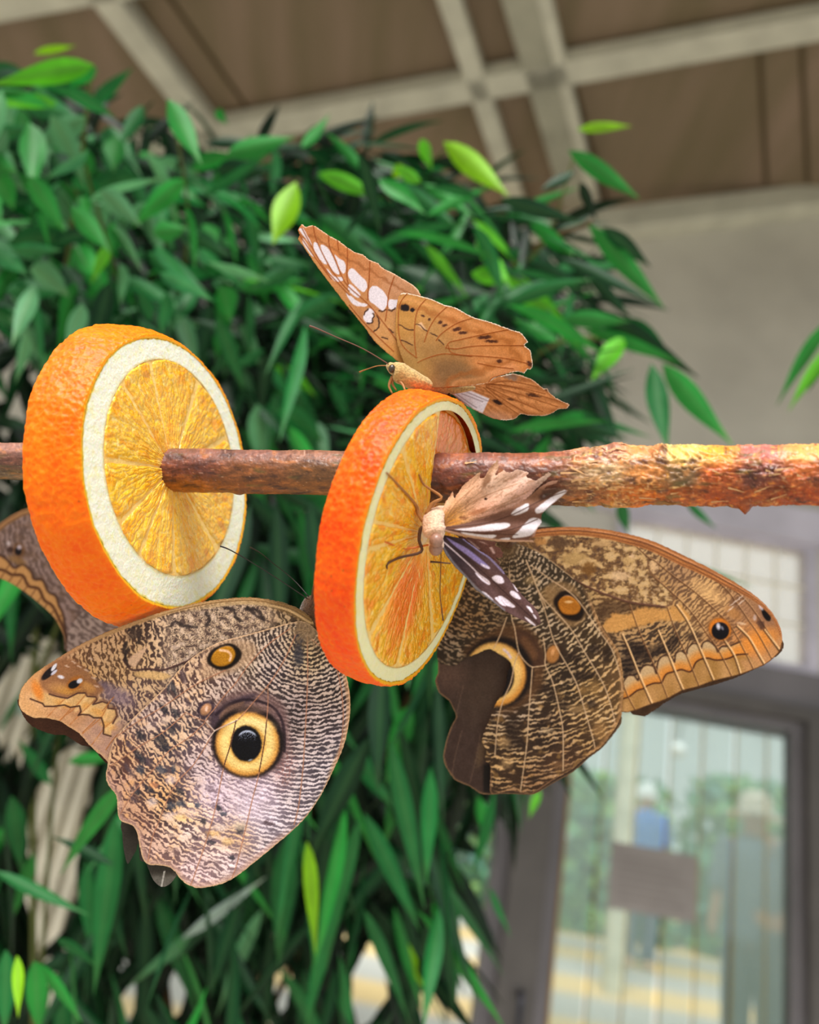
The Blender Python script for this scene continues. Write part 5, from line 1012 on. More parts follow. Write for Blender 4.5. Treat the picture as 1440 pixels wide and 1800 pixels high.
    # eyespots of the tip
    P.ell(1265, 1106, 23, 21, 45, (120, 76, 42), .35, .8); P.ell(1266, 1106, 20, 18, 45, (206, 116, 32), .15, 1); P.ell(1266.5, 1109, 15.5, 15.5, 40, (12, 9, 16), .1, 1, h=.3); P.ell(1263, 1101, 3.5, 6, -10, (206, 200, 210), .5, .9); P.ell(1270, 1104, 4, 2, 60, (170, 168, 186), .5, .6)
    P.ell(1347, 1079, 6.5, 14, -25, (12, 9, 10), .15, 1); P.ell(1338, 1067, 3, 6.5, -30, (206, 190, 196), .4, .9); P.ell(1338, 1098, 6, 10, -30, (70, 44, 36), .5, .8, jit=4); P.ell(1327, 1086, 3, 5, 0, (196, 176, 176), .5, .7, jit=2); P.ell(1304, 1096, 8, 2.2, 10, (222, 184, 150), .5, .8)
    for q in [(1300, 1052), (1304, 1058), (1290, 1060), (1285, 1070)]: P.ell(q[0], q[1], 8, 1.3, -40, (232, 206, 190), .5, .7, jit=2)
    # leathery front margin
    w = np.interp(x, [900, 1000, 1100, 1200, 1280, 1340, 1375], [13, 15, 18, 19, 15, 8, 4]); q = dt / w
    P.mix(.95 * sst(1.05, .9, q), (178, 112, 62)); P.mix(.9 * sst(.12, .02, np.abs(q - .45)), (96, 56, 34)); P.mix(.8 * sst(.1, .02, np.abs(q - .3)), (222, 156, 112)); P.mix(.7 * sst(.09, .02, np.abs(q - .8)), (112, 64, 38)); P.mix(.6 * sst(.15, 0, q), (120, 76, 50))
    P.mix(.4 * sst(0, .4, pn(q * 7, x / 60, 4)) * sst(1, .9, q), (120, 70, 42))
    _, _, de = nearest(x, y, smooth(o2_fore, 2)); P.mix(.8 * sst(2.2, .8, de) * (y > 1130), (96, 60, 36))
    P.mix(.6 * sst(960, 900, x), (120, 88, 58)); P.grain(6, 1.3, 8)
root = thing('owl_butterfly', V(893, 960, .2495), 'dark brown owl butterfly with torn hindwing, hanging under the branch right of the slices', 'butterfly')
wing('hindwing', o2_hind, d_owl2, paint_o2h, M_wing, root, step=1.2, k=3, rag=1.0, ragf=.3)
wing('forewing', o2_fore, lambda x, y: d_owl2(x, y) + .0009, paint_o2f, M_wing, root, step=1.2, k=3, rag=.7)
def p_o2far(P):
    x, y = P.x, P.y; P.c += np.array((62, 44, 38.)); P.c += (11 * fbm(x / 14, y / 20, 3) + 5 * pn(x / 2, y / 2, 4))[:, None]
    P.ell(850, 1215, 46, 60, 10, (72, 56, 42), .8, .5); P.ell(790, 1180, 26, 30, 0, (104, 78, 66), .8, .7)
    P.ell(846, 1322, 8, 26, 14, (112, 88, 60), .6, .55, jit=5); P.poly([(850, 1345), (862, 1342), (864, 1394), (850, 1393)], (16, 8, 6), 3, .9)
    veins(P, [[(815, 1205), (808, 1232), (802, 1260)], [(812, 1285), (800, 1330), (795, 1362)], [(845, 1290), (838, 1330), (826, 1376)]], (96, 74, 62), .8, .7)
    _, _, de = nearest(x, y, np.array(o2_far)); P.mix(.8 * sst(3, .8, de), (140, 106, 74))
o2_far = [(870, 960)] + _hf[:6] + [(1080, 1230), (1094, 1262), (1085, 1283), (1058, 1316), (1040, 1329), (1008, 1357), (983, 1371), (958, 1386), (940, 1396), (925, 1397), (888, 1395), (858, 1397), (843, 1394), (825, 1382), (800, 1371), (785, 1350), (779, 1330), (785, 1300), (794, 1275), (802, 1260), (797, 1247), (789, 1231), (772, 1218), (765, 1196), (770, 1183), (770, 1150), (772, 1110), (800, 1050), (840, 985)]
wing('far_hindwing', o2_far, lambda x, y: d_owl2(x, y) + .0028, p_o2far, M_dark, root, step=2, k=2, rag=.5)
wing('far_forewing', [(900, 945), (1060, 933), (1200, 977), (1320, 1043), (1373, 1118), (1368, 1152), (1290, 1193), (1200, 1219), (1170, 1235), (1112, 1256), (1020, 1130)], lambda x, y: d_owl2(x, y) + .0035, flat((74, 48, 30)), M_dark, root, step=3, k=3)
v, f = tube_v(smooth([V(872, 925, .2500), V(884, 938, .2515), V(895, 960, .2540), V(892, 990, .2565), V(878, 1030, .2585), V(862, 1070, .2592)], 5, False), np.interp(np.linspace(0, 1, 26), [0, .1, .3, .5, .75, 1], [.001, .0024, .0036, .0034, .0027, .0008]), 20, noise=.12, seed=8)
mesh('body', v, f, M_fur_b, root)
for s in (-1, 1):
    tube('antenna', [V(872, 928, .248), V(850, 905, .243 + s * .002), V(832, 880, .238 + s * .005), V(815, 860, .234 + s * .008)], [.0002, .00014, .00014, .00024], M_ant, root, 6)
    tube('leg', [V(885, 945, .2485), V(880 + s * 14, 925, .238), V(876 + s * 24, 890, .2225)], [.0005, .0004, .00025], M_legd, root, 6)
    tube('leg', [V(893, 955, .2485), V(900 + s * 18, 930, .239), V(905 + s * 26, 890, .222)], [.0005, .0004, .00025], M_legd, root, 6)

# ---- owl butterfly 3 (behind the left slice)
def d_owl3(x, y): return .292 + (x - 100) * 1e-5
o3_fore = [(-60, 1000), (-45, 960), (-15, 932), (10, 912), (35, 898), (60, 890), (110, 880), (180, 900), (262, 960), (290, 1060), (262, 1112), (215, 1128), (165, 1138), (118, 1148), (112, 1118), (96, 1087), (70, 1062), (45, 1042), (20, 1026), (0, 1017), (-30, 1012)]
def p_o3(P):
    x, y = P.x, P.y; r = np.hypot(x - 260, y - 900); th = np.arctan2(y - 900, x - 260)
    P.c += np.array((128, 104, 98.)); m = ripples(P, r, th, 10, 81, warp=7, fine=2.5, cell=20); P.mix((1 - m) * .7, (74, 56, 50)); P.mix(.45 * sst(-.1, .4, fbm(x / 20, y / 20, 9)), (98, 72, 56))
    A = smooth([(-60, 985), (-10, 975), (10, 982), (25, 998), (40, 992), (55, 1005), (60, 1018), (75, 1020), (85, 1040), (98, 1048), (104, 1065), (112, 1085), (118, 1148)], 4, False)
    B = smooth([(-60, 1000), (0, 1001), (20, 1010), (40, 1012), (50, 1030), (68, 1035), (78, 1055), (92, 1065), (105, 1090), (118, 1120)], 4, False)
    edge = [(118, 1150), (112, 1118), (96, 1087), (70, 1062), (45, 1042), (20, 1026), (0, 1017), (-60, 1010)]
    P.poly(list(A) + edge, (172, 124, 74), 2, .95); P.line(B, (66, 36, 20), 2.2, 2, a=.9); P.line(A, (56, 34, 26), 2, 2, a=.8)
    for k in np.linspace(0, 1, 9): q = np.array([20 + 90 * k, 995 + 90 * k]); P.line([q - 3, q + (-22, 26)], (96, 60, 34), 1, 1.5, a=.7)
    P.ell(33, 968, 11, 13, 0, (92, 60, 36), .4, .9); P.ell(32, 969, 6, 7, 0, (16, 10, 12), .2, 1); P.ell(34, 962, 4, 4, 0, (176, 160, 170), .5, .9); P.ell(15, 955, 4, 4, 0, (190, 174, 176), .5, .7); P.ell(18, 966, 5, 5, 0, (40, 22, 18), .5, .8); P.ell(30, 985, 16, 6, 20, (124, 88, 46), .6, .7)
    dt = dline(x, y, np.array(o3_fore[:7])); P.mix(sst(13, 8, dt), (140, 100, 66)); P.mix(.7 * sst(.2, .7, np.sin(dt * .9)) * sst(13, 10, dt), (92, 62, 38)); P.grain(6, 1, 3)
root = thing('owl_butterfly', V(262, 930, .296), 'owl butterfly with scalloped tan wing edge, mostly hidden behind the left orange slice', 'butterfly')
wing('forewing', o3_fore, d_owl3, p_o3, M_wing, root, step=1.6, k=3)
def p_o3h(P):
    x, y = P.x, P.y; r = np.hypot(x - 270, y - 950); th = np.arctan2(y - 950, x - 270)
    P.c += np.array((142, 120, 112.)); m = ripples(P, r, th, 9, 85, warp=7, fine=2.5, cell=18); P.mix((1 - m) * .75, (66, 50, 46)); P.grain(6, 1, 3)
wing('hindwing', [(250, 930), (300, 1000), (310, 1080), (280, 1150), (220, 1190), (160, 1185), (125, 1160), (118, 1135), (125, 1100), (160, 1060), (200, 1000)], lambda x, y: .2905 + 0 * x, p_o3h, M_wing, root, step=1.8, k=3)
v, f = tube_v(smooth([V(268, 885, .292), V(272, 900, .293), V(275, 925, .294), V(285, 980, .295), V(290, 1040, .296)], 4, False), np.interp(np.linspace(0, 1, 17), [0, .15, .4, .7, 1], [.0012, .003, .0044, .0032, .001]), 16, noise=.1)
mesh('body', v, f, M_fur_b, root)

# ---- clipper butterfly on top of the middle slice
def VK(px, py, D): return V(px, py, np.asarray(D) + .0085)
def d_clip(x, y): return .2150 + (y - 660) * -1.0e-5 + .0018 * np.cos((x - 740) / 60.0) * sst(640, 500, y)
cf = Z([(80, 230), (100, 190), (80, 140), (120, 80), (160, 110), (230, 90), (300, 130), (400, 200), (480, 240), (560, 300), (650, 360), (740, 390), (800, 440), (900, 480), (930, 520), (1050, 580), (1150, 640), (1250, 700), (1320, 790), (1330, 1000), (1290, 1300), (1200, 1480), (1170, 1500), (1120, 1490), (1000, 1400), (850, 1260), (750, 1120), (600, 940), (400, 680), (250, 480), (150, 330)], 510, 380, 5.76)
def ZA(L): return Z(L, 510, 380, 5.76)
def ZB(L): return Z(L, 700, 480, 4.645)
def p_cf(P):
    x, y = P.x, P.y
    lead = smooth(ZA([(80, 230), (250, 480), (400, 680), (600, 940), (750, 1120), (850, 1260), (1000, 1400), (1130, 1490)]), 3, False)
    P.c = P.field([(535, 400, (198, 124, 70)), (600, 440, (206, 128, 70)), (650, 470, (204, 134, 84)), (700, 500, (204, 146, 106)), (720, 520, (196, 138, 96)), (560, 450, (208, 140, 86)), (620, 530, (202, 140, 86)), (680, 580, (206, 150, 92)), (700, 620, (204, 142, 74)), (640, 560, (190, 132, 84)), (730, 560, (200, 140, 80))])
    P.c += (12 * fbm(x / 10, y / 14, 4) + 7 * pn(x / 2, y / 2, 6))[:, None]
    out = smooth(cf[3:19], 2, False); do = dline(x, y, out); P.mix(.55 * sst(4, 0, np.abs(do - 17 - 3 * pn(x / 9, y / 9, 1))), (150, 84, 40)); P.mix(.3 * sst(6, 1, do), (226, 160, 116)); P.mix(.75 * sst(1.8, .7, do + .9 * pn(x / 3, y / 3, 2)), (248, 226, 200))  # pale outer edge: backlit rim painted into the wing colour
    W = (238, 230, 240)
    for q in ([(130, 120), (150, 150), (200, 240), (225, 300), (205, 290), (160, 230), (110, 165), (90, 130)], [(120, 220), (160, 260), (240, 410), (190, 370), (140, 300)], [(245, 265), (290, 290), (340, 380), (375, 480), (340, 480), (290, 420), (240, 330)], [(310, 290), (370, 310), (420, 380), (470, 480), (500, 590), (440, 560), (390, 480), (330, 380)],
              [(450, 390), (490, 420), (555, 470), (560, 560), (530, 580), (490, 500)], [(370, 530), (410, 570), (450, 610), (530, 620), (535, 655), (460, 660), (410, 610)], [(600, 540), (640, 530), (700, 590), (770, 660), (780, 720), (750, 768), (700, 740), (620, 660), (588, 600)],
              [(590, 690), (630, 700), (710, 790), (690, 828), (640, 800), (590, 750)], [(565, 780), (620, 810), (700, 870), (780, 890), (760, 915), (660, 905), (610, 860)], [(800, 750), (840, 705), (900, 720), (975, 800), (985, 880), (960, 940), (930, 955), (860, 900), (800, 850)],
              [(1000, 850), (1060, 845), (1090, 850), (1085, 920), (1040, 945), (1000, 930)], [(770, 960), (800, 930), (850, 960), (840, 1040), (830, 1075), (790, 1085), (740, 1030)]):
        S = smooth(ZA(q), 4); P.poly(S, (176, 100, 52), 1.6, .6); P.poly(S, W, .9, .95, jit=.8)
    for q in ([(900, 955), (940, 965), (970, 945)], [(1000, 950), (1030, 960), (1065, 930)], [(840, 985), (850, 1010), (835, 1045), (830, 1080), (780, 1085)], [(790, 940), (760, 970), (750, 1000)], [(880, 1010), (900, 1060), (895, 1130), (850, 1165)], [(930, 1225), (990, 1245)], [(1000, 1140), (1040, 1180)]): P.line(smooth(ZA(q), 3, False), (66, 38, 26), 1.0, 1, a=.9, jit=.8)
    vv = [[(235, 90), (260, 220), (330, 380), (430, 560), (540, 700), (600, 760)], [(390, 195), (400, 310), (450, 430), (530, 620), (600, 720), (780, 880), (940, 1070), (1060, 1230), (1130, 1330)], [(120, 120), (200, 270), (330, 500), (470, 660), (600, 800)], [(90, 180), (240, 400), (420, 640)], [(580, 310), (580, 450), (575, 600), (590, 690)], [(808, 460), (800, 650), (790, 760), (785, 850)], [(1055, 610), (1000, 780), (985, 920), (965, 1060)], [(480, 240), (490, 340)],
          [(600, 900), (750, 1080), (900, 1230), (1050, 1370)]]
    veins(P, [ZA(q) for q in vv], (152, 74, 26), .75, .9, h=.06); P.line(lead, (168, 110, 56), 2.0, 2, a=.85); P.line([(a + 1.5, b - 1) for a, b in lead], (222, 168, 100), .6, 1, a=.7)
def p_ch(P):
    x, y = P.x, P.y; b = (735, 655); r = np.hypot(x - b[0], y - b[1])
    P.c = P.field([(715, 560, (190, 136, 66)), (760, 590, (178, 130, 72)), (800, 560, (206, 136, 76)), (860, 590, (210, 136, 74)), (900, 600, (208, 132, 70)), (760, 620, (158, 116, 64)), (850, 640, (206, 134, 76)), (920, 640, (204, 128, 66)), (800, 650, (150, 108, 62)), (820, 675, (176, 116, 64)), (780, 660, (134, 102, 62)), (730, 530, (206, 146, 78)), (900, 655, (206, 134, 84)), (740, 640, (168, 130, 72))])
    P.c += (12 * fbm(x / 12, y / 12, 4) + 8 * pn(x / 2, y / 2, 6))[:, None]
    P.ell(805, 652, 42, 14, 14, (120, 90, 58), .7, .6, jit=6)
    out = smooth(ch[0:27], 2, False); do = dline(x, y, out)
    P.mix(.5 * sst(7, 1, np.abs(do - 22 - 5 * pn(x / 14, y / 14, 1))), (158, 88, 34)); P.mix(.35 * sst(5, 0, np.abs(do - 11)), (232, 160, 104)); P.mix(.3 * sst(6, 1, do), (150, 84, 42)); P.mix(.9 * sst(1.9, .7, do + .8 * pn(x / 2.5, y / 2.5, 2)), (250, 240, 224))  # white edge at the margin is painted backlight
    P.ell(712, 541, 8, 6, 10, (24, 8, 6), .25, 1, jit=2); P.ell(725, 545, 4, 3.6, 0, (24, 8, 6), .3, 1, jit=1.5)
    for q in ((744, 555, 3.5, 1.6, 30), (755, 561, 2.6, 2.4, 0), (774, 567, 4, 3, -20), (782, 572, 5, 2.8, -10), (803, 579, 7, 3, -12), (814, 585, 8, 2.6, -6), (852, 593, 12, 3.2, -4), (864, 600, 12, 2.6, 2), (878, 635, 5, 3, 0), (931, 640, 6, 4, 50)): P.ell(*q, (66, 30, 16), .45, .9, jit=2.5)
    P.poly(ZB([(150, 420), (190, 400), (235, 470), (200, 460)]), (238, 196, 160), 2, .8)
    for q in ([(0, 420), (30, 430), (70, 458), (125, 465)], [(145, 418), (180, 425), (210, 460), (240, 475)], [(265, 490), (320, 515)], [(15, 545), (60, 560), (118, 590)], [(330, 545), (375, 585)]): P.line(smooth(ZB(q), 3, False), (58, 28, 14), .8, .8, a=.9, jit=.6)
    vv = [[(75, 165), (15, 250), (0, 400), (15, 540), (60, 620), (150, 690)], [(225, 215), (160, 300), (135, 430), (135, 560), (145, 650), (150, 690)], [(400, 275), (310, 360), (250, 460), (215, 560)], [(600, 370), (480, 410), (360, 490), (310, 550)], [(900, 462), (700, 500), (500, 545), (420, 565), (390, 610)], [(1030, 592), (800, 590), (600, 598), (480, 618), (390, 610)], [(1060, 740), (900, 700), (700, 680), (500, 668), (360, 660), (220, 700), (160, 730)],
          [(940, 780), (800, 765), (650, 735)], [(960, 810), (780, 850), (700, 910), (400, 930)], [(410, 590), (440, 650), (600, 680)]]
    veins(P, [ZB(q) for q in vv], (148, 74, 22), .75, .9, h=.07)
    P.mix(.5 * sst(40, 10, r), (176, 134, 74))
ch = ZB([(20, 168), (80, 165), (190, 190), (280, 215), (380, 260), (450, 275), (520, 310), (600, 355), (680, 380), (740, 395), (850, 435), (950, 470), (1000, 485), (1040, 530), (1060, 565), (1030, 590), (1080, 630), (1090, 680), (1100, 750), (1080, 790), (1055, 785), (1030, 820), (980, 805), (900, 820), (780, 860), (720, 905), (500, 930), (330, 938), (260, 930), (200, 900), (130, 840), (70, 770), (30, 690), (0, 600), (-20, 500), (-20, 400), (-10, 250)])
cf2 = ZB([(230, 930), (330, 938), (500, 930), (700, 905), (780, 862), (850, 838), (940, 820), (1080, 860), (1150, 910), (1190, 945), (1220, 940), (1232, 970), (1290, 1020), (1370, 1060), (1400, 1075), (1375, 1108), (1310, 1112), (1250, 1150), (1180, 1168), (1060, 1162), (1000, 1150), (960, 1188), (880, 1203), (780, 1190), (700, 1155), (560, 1085), (440, 992), (300, 960)])
def p_cf2(P):
    x, y = P.x, P.y; P.c += np.array((204, 134, 78.)); a = np.arctan2(y - 672, x - 800)
    P.c += (16 * np.sin(a * 60) + 10 * fbm(x / 8, y / 8, 3) + 7 * pn(x / 2, y / 2, 6))[:, None] * np.array((1, .9, .7))
    P.mix(.5 * sst(0, .5, fbm((x + y) / 22, (x - y) / 7, 8)), (142, 82, 38)); P.ell(860, 735, 40, 12, 5, (208, 156, 128), .7, .7)
    P.poly(ZB([(445, 980), (490, 950), (560, 945), (745, 1025), (690, 1145), (560, 1085)]), (240, 232, 242), 1.5, 1)
    for q in ([(480, 990), (640, 1100)], [(520, 985), (690, 1050)], [(600, 1100), (470, 1005)], [(520, 955), (735, 1045)]): P.line(ZB(q), (170, 150, 160), .7, 1, a=.8)
    for q in (((340, 945), (420, 945), (470, 1000)),): P.poly(ZB(q), (228, 218, 226), 2, .9)
    P.ell(875, 707, 9, 3.5, 20, (40, 20, 14), .4, .95, jit=2); P.ell(938, 695, 12, 3, 10, (66, 34, 18), .5, .85, jit=3); P.ell(898, 702, 6, 2, 10, (80, 44, 24), .5, .8); P.ell(900, 662, 12, 6, 10, (130, 112, 104), .5, .8, jit=5); P.ell(961, 683, 5, 4, 30, (50, 24, 20), .4, .95, jit=2)
    vv = [[(720, 905), (900, 920), (1230, 1020), (1370, 1060)], [(720, 915), (900, 960), (1150, 1040), (1300, 1090)], [(720, 925), (880, 1000), (1180, 1130)], [(720, 930), (860, 1030), (1060, 1150)], [(740, 905), (900, 880), (1150, 930)], [(700, 935), (850, 1060), (980, 1150)], [(740, 900), (960, 930), (1200, 985)]]
    veins(P, [ZB(q) for q in vv], (150, 84, 36), .7, .85, h=.05)
    _, _, de = nearest(x, y, np.array(cf2)); P.mix(.9 * sst(1.8, .7, de + .8 * pn(x / 2.5, y / 2.5, 2)) * (x > 880), (250, 238, 222)); P.mix(.4 * sst(10, 3, de) * (x > 900), (150, 88, 44))  # backlit white rim again laid into the colour
root = thing('clipper_butterfly', VK(735, 672, .2075), 'orange-brown clipper butterfly with white-spotted wings, resting on top of the middle orange slice', 'butterfly')
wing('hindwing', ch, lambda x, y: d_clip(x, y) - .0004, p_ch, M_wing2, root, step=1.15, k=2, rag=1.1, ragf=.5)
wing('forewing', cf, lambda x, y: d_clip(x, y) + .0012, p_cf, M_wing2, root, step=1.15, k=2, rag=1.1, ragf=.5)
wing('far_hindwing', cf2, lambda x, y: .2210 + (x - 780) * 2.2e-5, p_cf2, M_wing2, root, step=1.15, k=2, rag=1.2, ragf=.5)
v, f = tube_v(smooth([VK(683, 653, .2055), VK(688, 650, .2055), VK(695, 650, .2055), VK(706, 657, .2055), VK(722, 666, .2055), VK(740, 673, .206), VK(765, 680, .2085), VK(800, 684, .211), VK(835, 682, .2125)], 5, False), np.interp(np.linspace(0, 1, 41), [0, .06, .14, .2, .32, .5, .65, .82, 1], [.0006, .0016, .0019, .0016, .0026, .0025, .0019, .0016, .0004]), 22, noise=.08, seed=3)
mesh('body', v, f, M_fur_t, root)
def ball(name, c, r, m, parent, sq=(1, 1, 1), n=14):
    t, p = np.meshgrid(np.linspace(.001, math.pi - .001, n), np.arange(2 * n) * math.pi / n, indexing='ij')
    v = np.array(c) + r * np.stack([np.sin(t) * np.cos(p) * sq[0], np.sin(t) * np.sin(p) * sq[1], np.cos(t) * sq[2]], -1).reshape(-1, 3)
    return mesh(name, v, gridfaces(n, 2 * n, True), m, parent)
ball('eye', VK(689, 648, .2039), .00105, M_eyed, root, (.8, .8, 1.1))
tube('antenna', [VK(686, 642, .2045), VK(640, 614, .204), VK(590, 592, .2035), VK(556, 577, .203), VK(544, 573, .203)], [.00016, .00013, .00013, .0002, .00026], M_ant2, root, 8)
tube('antenna', [VK(686, 643, .206), VK(665, 643, .208), VK(645, 649, .21), VK(632, 654, .211)], [.00014, .00013, .00015, .00026], M_leg, root, 8)
for q in ([(692, 660, .2055), (690, 674, .205), (697, 686, .2045)], [(690, 662, .205), (684, 678, .2045), (690, 692, .204)], [(700, 668, .2045), (708, 676, .203), (712, 686, .2015)], [(786, 684, .2105), (790, 694, .2095), (793, 701, .209)], [(730, 678, .206), (736, 682, .205), (744, 688, .204)]):
    tube('leg', [VK(*p) for p in q], [.00045, .00032, .0002], M_leg if q[0][0] < 760 else M_legd, root, 8)

# ---- ragged brown and white butterfly feeding on the middle slice
def ZC(L): return Z(L, 660, 780, 4)
def d_rag(x, y): return .2035 - (x - 780) * 3.2e-5
hw = ZC([(430, 575), (440, 555), (470, 520), (475, 490), (450, 500), (500, 400), (545, 335), (555, 385), (590, 330), (620, 290), (680, 240), (738, 195), (735, 245), (765, 240), (800, 175), (858, 112), (868, 160), (840, 230), (900, 185), (940, 205), (1000, 180), (1080, 200), (1060, 230), (1125, 262), (1160, 240), (1218, 200), (1240, 216), (1165, 285), (1120, 330), (1060, 390), (950, 450), (800, 515), (640, 560), (500, 590)])
def p_hw(P):
    x, y = P.x, P.y; b = ZC([(450, 590)])[0]; r = np.hypot(x - b[0], y - b[1]); a = np.arctan2(y - b[1], x - b[0])
    n = fbm(a * 7, r / 40, 3, 3); P.c = P.field([(780, 890, (244, 196, 164)), (820, 860, (226, 180, 148)), (870, 850, (240, 204, 182)), (920, 840, (242, 206, 190)), (860, 900, (232, 180, 156)), (930, 870, (220, 172, 154)), (790, 910, (232, 174, 96)), (850, 815, (196, 152, 118)), (960, 835, (214, 186, 170))])
    P.c += (22 * n + 9 * pn(x / 2, y / 2, 6) + 10 * fbm(x / 6, y / 6, 8))[:, None] + np.array((10, 6, 4.))
    P.mix(.45 * sst(.12, .35, fbm(a * 22, r / 26, 12)), (170, 116, 84)); P.mix(.35 * sst(.05, .0, np.abs(fbm(x / 22, y / 10, 15))), (128, 74, 46))
    P.ell(854, 877, 2.6, 2.2, 0, (60, 36, 26), .3, 1); P.ell(840, 900, 16, 5, -15, (150, 88, 52), .5, .7, jit=3); P.ell(815, 910, 7, 3, 0, (120, 68, 42), .5, .8, jit=3); P.ell(855, 845, 6, 14, 25, (120, 78, 50), .5, .7, jit=4); P.ell(795, 918, 16, 5, -8, (214, 144, 60), .5, .8)
    veins(P, [ZC(q) for q in ([(480, 570), (600, 470), (740, 380), (1000, 280)], [(480, 570), (560, 430), (700, 300)], [(480, 575), (700, 500), (900, 420), (1080, 330)])], (186, 132, 96), .7, .6)
    P.h += .12 * n
fw = ZC([(440, 590), (500, 585), (640, 558), (800, 512), (950, 448), (1060, 388), (1120, 340), (1165, 300), (1230, 262), (1290, 256), (1270, 280), (1200, 300), (1190, 320), (1278, 310), (1250, 345), (1180, 350), (1200, 370), (1300, 325), (1330, 318), (1340, 330), (1362, 325), (1345, 345), (1280, 400), (1240, 430), (1180, 485), (1168, 500), (1170, 552), (1130, 610), (1120, 650), (1080, 668), (1110, 680), (1118, 694), (1060, 690), (960, 690), (860, 688), (700, 668), (560, 640), (470, 612)])
def p_fw(P):
    x, y = P.x, P.y; P.c += np.array((122, 84, 70.)); P.c += (12 * fbm(x / 20, y / 5, 3) + 6 * pn(x / 2, y / 2, 6))[:, None]
    P.mix(sst(ZC([(0, 575)])[0][1], ZC([(0, 550)])[0][1], y + (x - 785) * .22) * .5, (150, 104, 74)); W = (240, 232, 240)
    for q in ([(560, 602), (700, 585), (800, 565), (900, 555), (940, 560), (945, 580), (880, 605), (760, 615), (600, 612)], [(600, 620), (750, 640), (840, 640), (845, 655), (800, 668), (660, 650)], [(955, 500), (980, 465), (1060, 420), (1080, 430), (1070, 470), (1000, 500)], [(960, 660), (1010, 610), (1060, 550), (1110, 520), (1165, 535), (1165, 570), (1120, 625), (1060, 655)],
              [(1125, 480), (1130, 455), (1200, 400), (1280, 345), (1330, 325), (1340, 345), (1240, 425), (1180, 480), (1140, 490)], [(1175, 365), (1190, 355), (1198, 370), (1180, 380)], [(870, 672), (940, 660), (940, 680)]):
        P.poly(smooth(ZC(q), 3), W, 1.2, .95, jit=.8)
    P.poly(ZC([(1180, 330), (1280, 300), (1320, 320), (1220, 380), (1160, 400), (1150, 370)]), (70, 46, 40), 3, .7, jit=2); P.poly(ZC([(1130, 620), (1165, 560), (1130, 600), (1100, 650), (1120, 665)]), (206, 160, 140), 2, .8)
    veins(P, [ZC(q) for q in ([(500, 590), (760, 560), (960, 500), (1160, 400), (1340, 335)], [(500, 600), (760, 625), (960, 600), (1140, 530)], [(500, 606), (800, 630), (1000, 640)])], (84, 54, 46), .7, .8); P.line(smooth(ZC([(450, 602), (560, 632), (700, 658), (860, 680), (980, 686), (1110, 688)]), 3, False), (204, 160, 130), 1.9, 2, a=.95, h=.15)
dw = ZC([(450, 630), (500, 645), (620, 668), (740, 755), (800, 790), (880, 860), (912, 915), (960, 975), (1030, 1060), (1075, 1110), (1110, 1135), (1145, 1190), (1165, 1255), (1150, 1275), (1128, 1286), (1080, 1262), (1000, 1225), (900, 1172), (820, 1108), (700, 1022), (640, 945), (560, 868), (500, 790), (466, 720)])
def p_dw(P):
    x, y = P.x, P.y; P.c += np.array((50, 34, 38.)); P.mix(sst(800, 870, x), (92, 64, 62)); P.c += (8 * fbm(x / 12, y / 12, 3) + 5 * pn(x / 2, y / 2, 6))[:, None]; W = (240, 226, 242)
    P.poly(smooth(ZC([(500, 660), (560, 690), (650, 740), (740, 810), (800, 865), (795, 880), (740, 855), (640, 780), (560, 720)]), 3), (150, 134, 196), 1.5, .95); P.poly(smooth(ZC([(740, 840), (800, 866), (800, 880), (760, 866)]), 3), W, 1.5, .9)
    for q in ([(820, 940), (850, 925), (890, 935), (905, 975), (870, 985), (835, 965)], [(945, 1045), (965, 1032), (1000, 1055), (1025, 1090), (1000, 1092), (960, 1070)], [(840, 1085), (860, 1080), (900, 1120), (920, 1140), (890, 1135), (860, 1110)], [(860, 1075), (890, 1072), (940, 1105), (985, 1145), (960, 1152), (920, 1135), (890, 1110)], [(965, 985), (985, 1000), (1005, 1040), (990, 1030)],
              [(1060, 1140), (1090, 1150), (1110, 1185), (1095, 1185)], [(1105, 1195), (1125, 1210), (1135, 1232), (1120, 1225)], [(1050, 1215), (1090, 1240), (1130, 1278), (1110, 1278), (1070, 1245)], [(745, 1040), (780, 1050), (830, 1100), (800, 1090)]):
        P.poly(smooth(ZC(q), 3), W, 1.1, .95, jit=.5)
    P.poly(smooth(ZC([(700, 905), (760, 935), (800, 965), (808, 988), (790, 990), (740, 955)]), 3), W, 1.2, .95)
    P.line(smooth(ZC([(480, 690), (560, 760), (660, 850), (740, 930), (800, 980)]), 3, False), (206, 184, 190), 1.0, 1, a=.95); P.line(smooth(ZC([(466, 720), (540, 835), (640, 945), (720, 1030), (820, 1108), (900, 1172)]), 3, False), (120, 116, 124), 2.4, 2.5, a=.9, h=.15)
    P.line(smooth(ZC([(620, 668), (740, 760), (800, 800), (905, 910)]), 3, False), (150, 140, 190), 1.4, 1.5, a=.8); P.line(smooth(ZC([(500, 680), (640, 800), (820, 960), (1000, 1130), (1150, 1270)]), 3, False), (60, 36, 38), .7, 1, a=.8)
th_ = ZC([(560, 640), (620, 655), (740, 672), (850, 690), (840, 715), (880, 735), (898, 770), (892, 800), (850, 805), (880, 850), (850, 830), (790, 800), (740, 770), (660, 710), (600, 670)])
def p_th(P):
    x, y = P.x, P.y; P.c += np.array((112, 70, 60.)); P.c += (14 * fbm(x / 8, y / 8, 3))[:, None]
    for q in ([(640, 668), (680, 690), (740, 740), (720, 745)], [(800, 730), (820, 725), (845, 770), (830, 775)], [(720, 685), (760, 690), (790, 710)], [(660, 715), (740, 775), (790, 800), (750, 790)]): P.poly(ZC(q), (214, 176, 170), 1, .85)
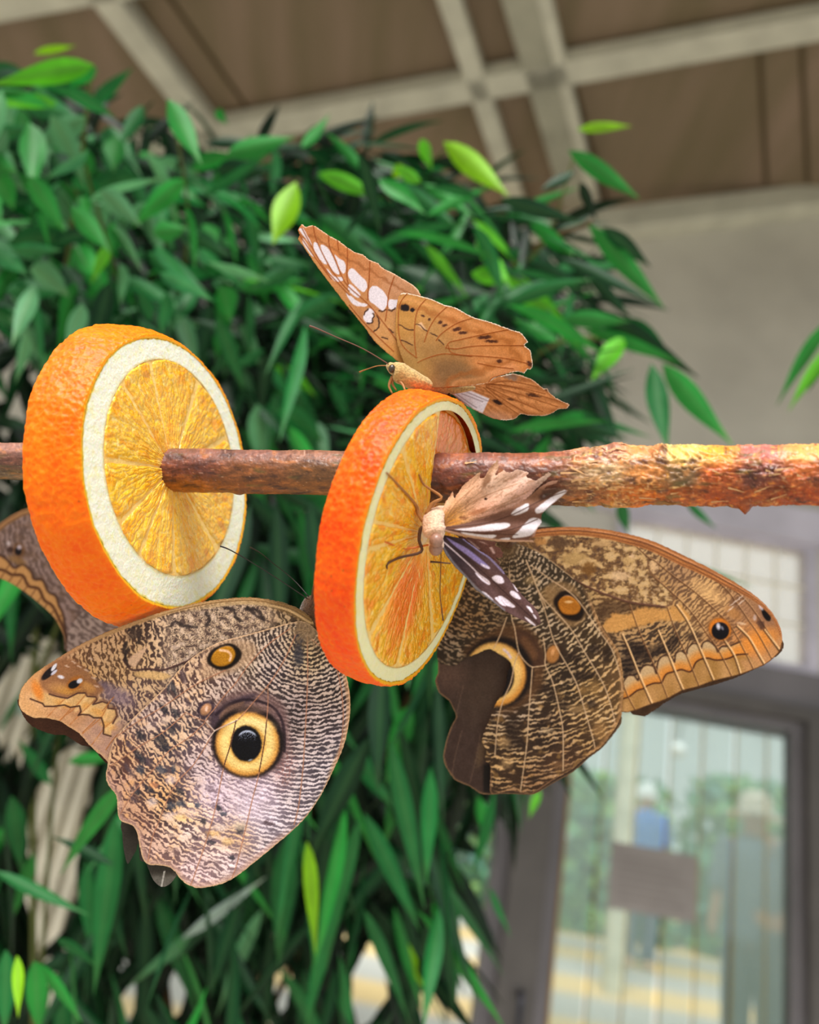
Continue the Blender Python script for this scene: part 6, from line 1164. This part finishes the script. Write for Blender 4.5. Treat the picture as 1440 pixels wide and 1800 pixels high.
def faceD(px, py):                            # depth of the middle slice's cut face behind a pixel
    r, c, u, v, n = S2; d = np.array([(px - 720) / F, (900 - py) / F, -1.0]); return float((c @ n) / (d @ n))
root = thing('tattered_butterfly', V(765, 922, .2042), 'tattered pale brown butterfly with dark white-spotted forewing, feeding on the face of the middle slice', 'butterfly')
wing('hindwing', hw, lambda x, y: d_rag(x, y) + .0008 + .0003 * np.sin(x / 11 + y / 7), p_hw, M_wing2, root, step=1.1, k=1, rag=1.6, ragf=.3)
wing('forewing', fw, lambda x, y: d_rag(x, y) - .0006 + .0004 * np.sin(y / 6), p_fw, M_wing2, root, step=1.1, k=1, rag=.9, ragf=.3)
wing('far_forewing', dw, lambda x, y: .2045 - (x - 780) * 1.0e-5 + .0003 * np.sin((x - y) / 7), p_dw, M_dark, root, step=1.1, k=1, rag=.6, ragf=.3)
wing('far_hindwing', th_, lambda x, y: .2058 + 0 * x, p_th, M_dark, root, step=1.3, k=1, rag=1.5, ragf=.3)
v, f = tube_v(smooth([V(*q, d) for q, d in zip(ZC([(408, 745), (425, 715), (432, 680), (425, 640), (408, 590), (410, 540), (445, 500), (500, 475), (545, 470)]), [.2025, .202, .202, .2025, .203, .204, .2055, .2065, .207])], 5, False), np.interp(np.linspace(0, 1, 41), [0, .05, .15, .28, .42, .6, .8, 1], [.0006, .0016, .0019, .0014, .0027, .0026, .0019, .0005]), 22, noise=.12, seed=6)
mesh('body', v, f, M_fur_p, root)
for q, d in (((428, 682), .2003), ((425, 738), .2012)):
    ball('eye', V(*ZC([q])[0], d), .00165, M_eye, root, (1, 1, 1.05))
tube('proboscis', [V(*q, min(.2026 + i * .0008, faceD(*q) - .0004)) for i, q in enumerate(ZC([(400, 705), (370, 712), (280, 730), (200, 738), (120, 712), (50, 680)]))], .00022, M_prob, root, 8)
tube('antenna', [V(*q, .202) for q in ZC([(462, 740), (460, 860), (455, 1050), (465, 1150), (476, 1245)])], [.00012, .00011, .00012, .00014, .00022], M_legd, root, 6)
tube('antenna', [V(*q, .2028) for q in ZC([(528, 842), (460, 835), (385, 830)])], [.00016, .0002, .00028], M_legd, root, 6)
for q, m in (([(335, 545), (300, 490), (285, 430), (180, 310), (80, 205)], M_leg), ([(358, 498), (400, 420), (465, 375), (345, 290), (308, 215)], M_leg), ([(345, 590), (318, 600), (308, 680), (322, 760), (180, 798), (90, 840), (80, 880)], M_legd), ([(360, 600), (380, 630), (400, 640)], M_leg)):
    n = len(q); tube('leg', [V(*p, min(.2035, faceD(*p) - .0007 - .0012 * math.sin(3.14 * i / (n - 1)))) for i, p in enumerate(ZC(q))], np.linspace(.0005, .00022, n), m, root, 8)
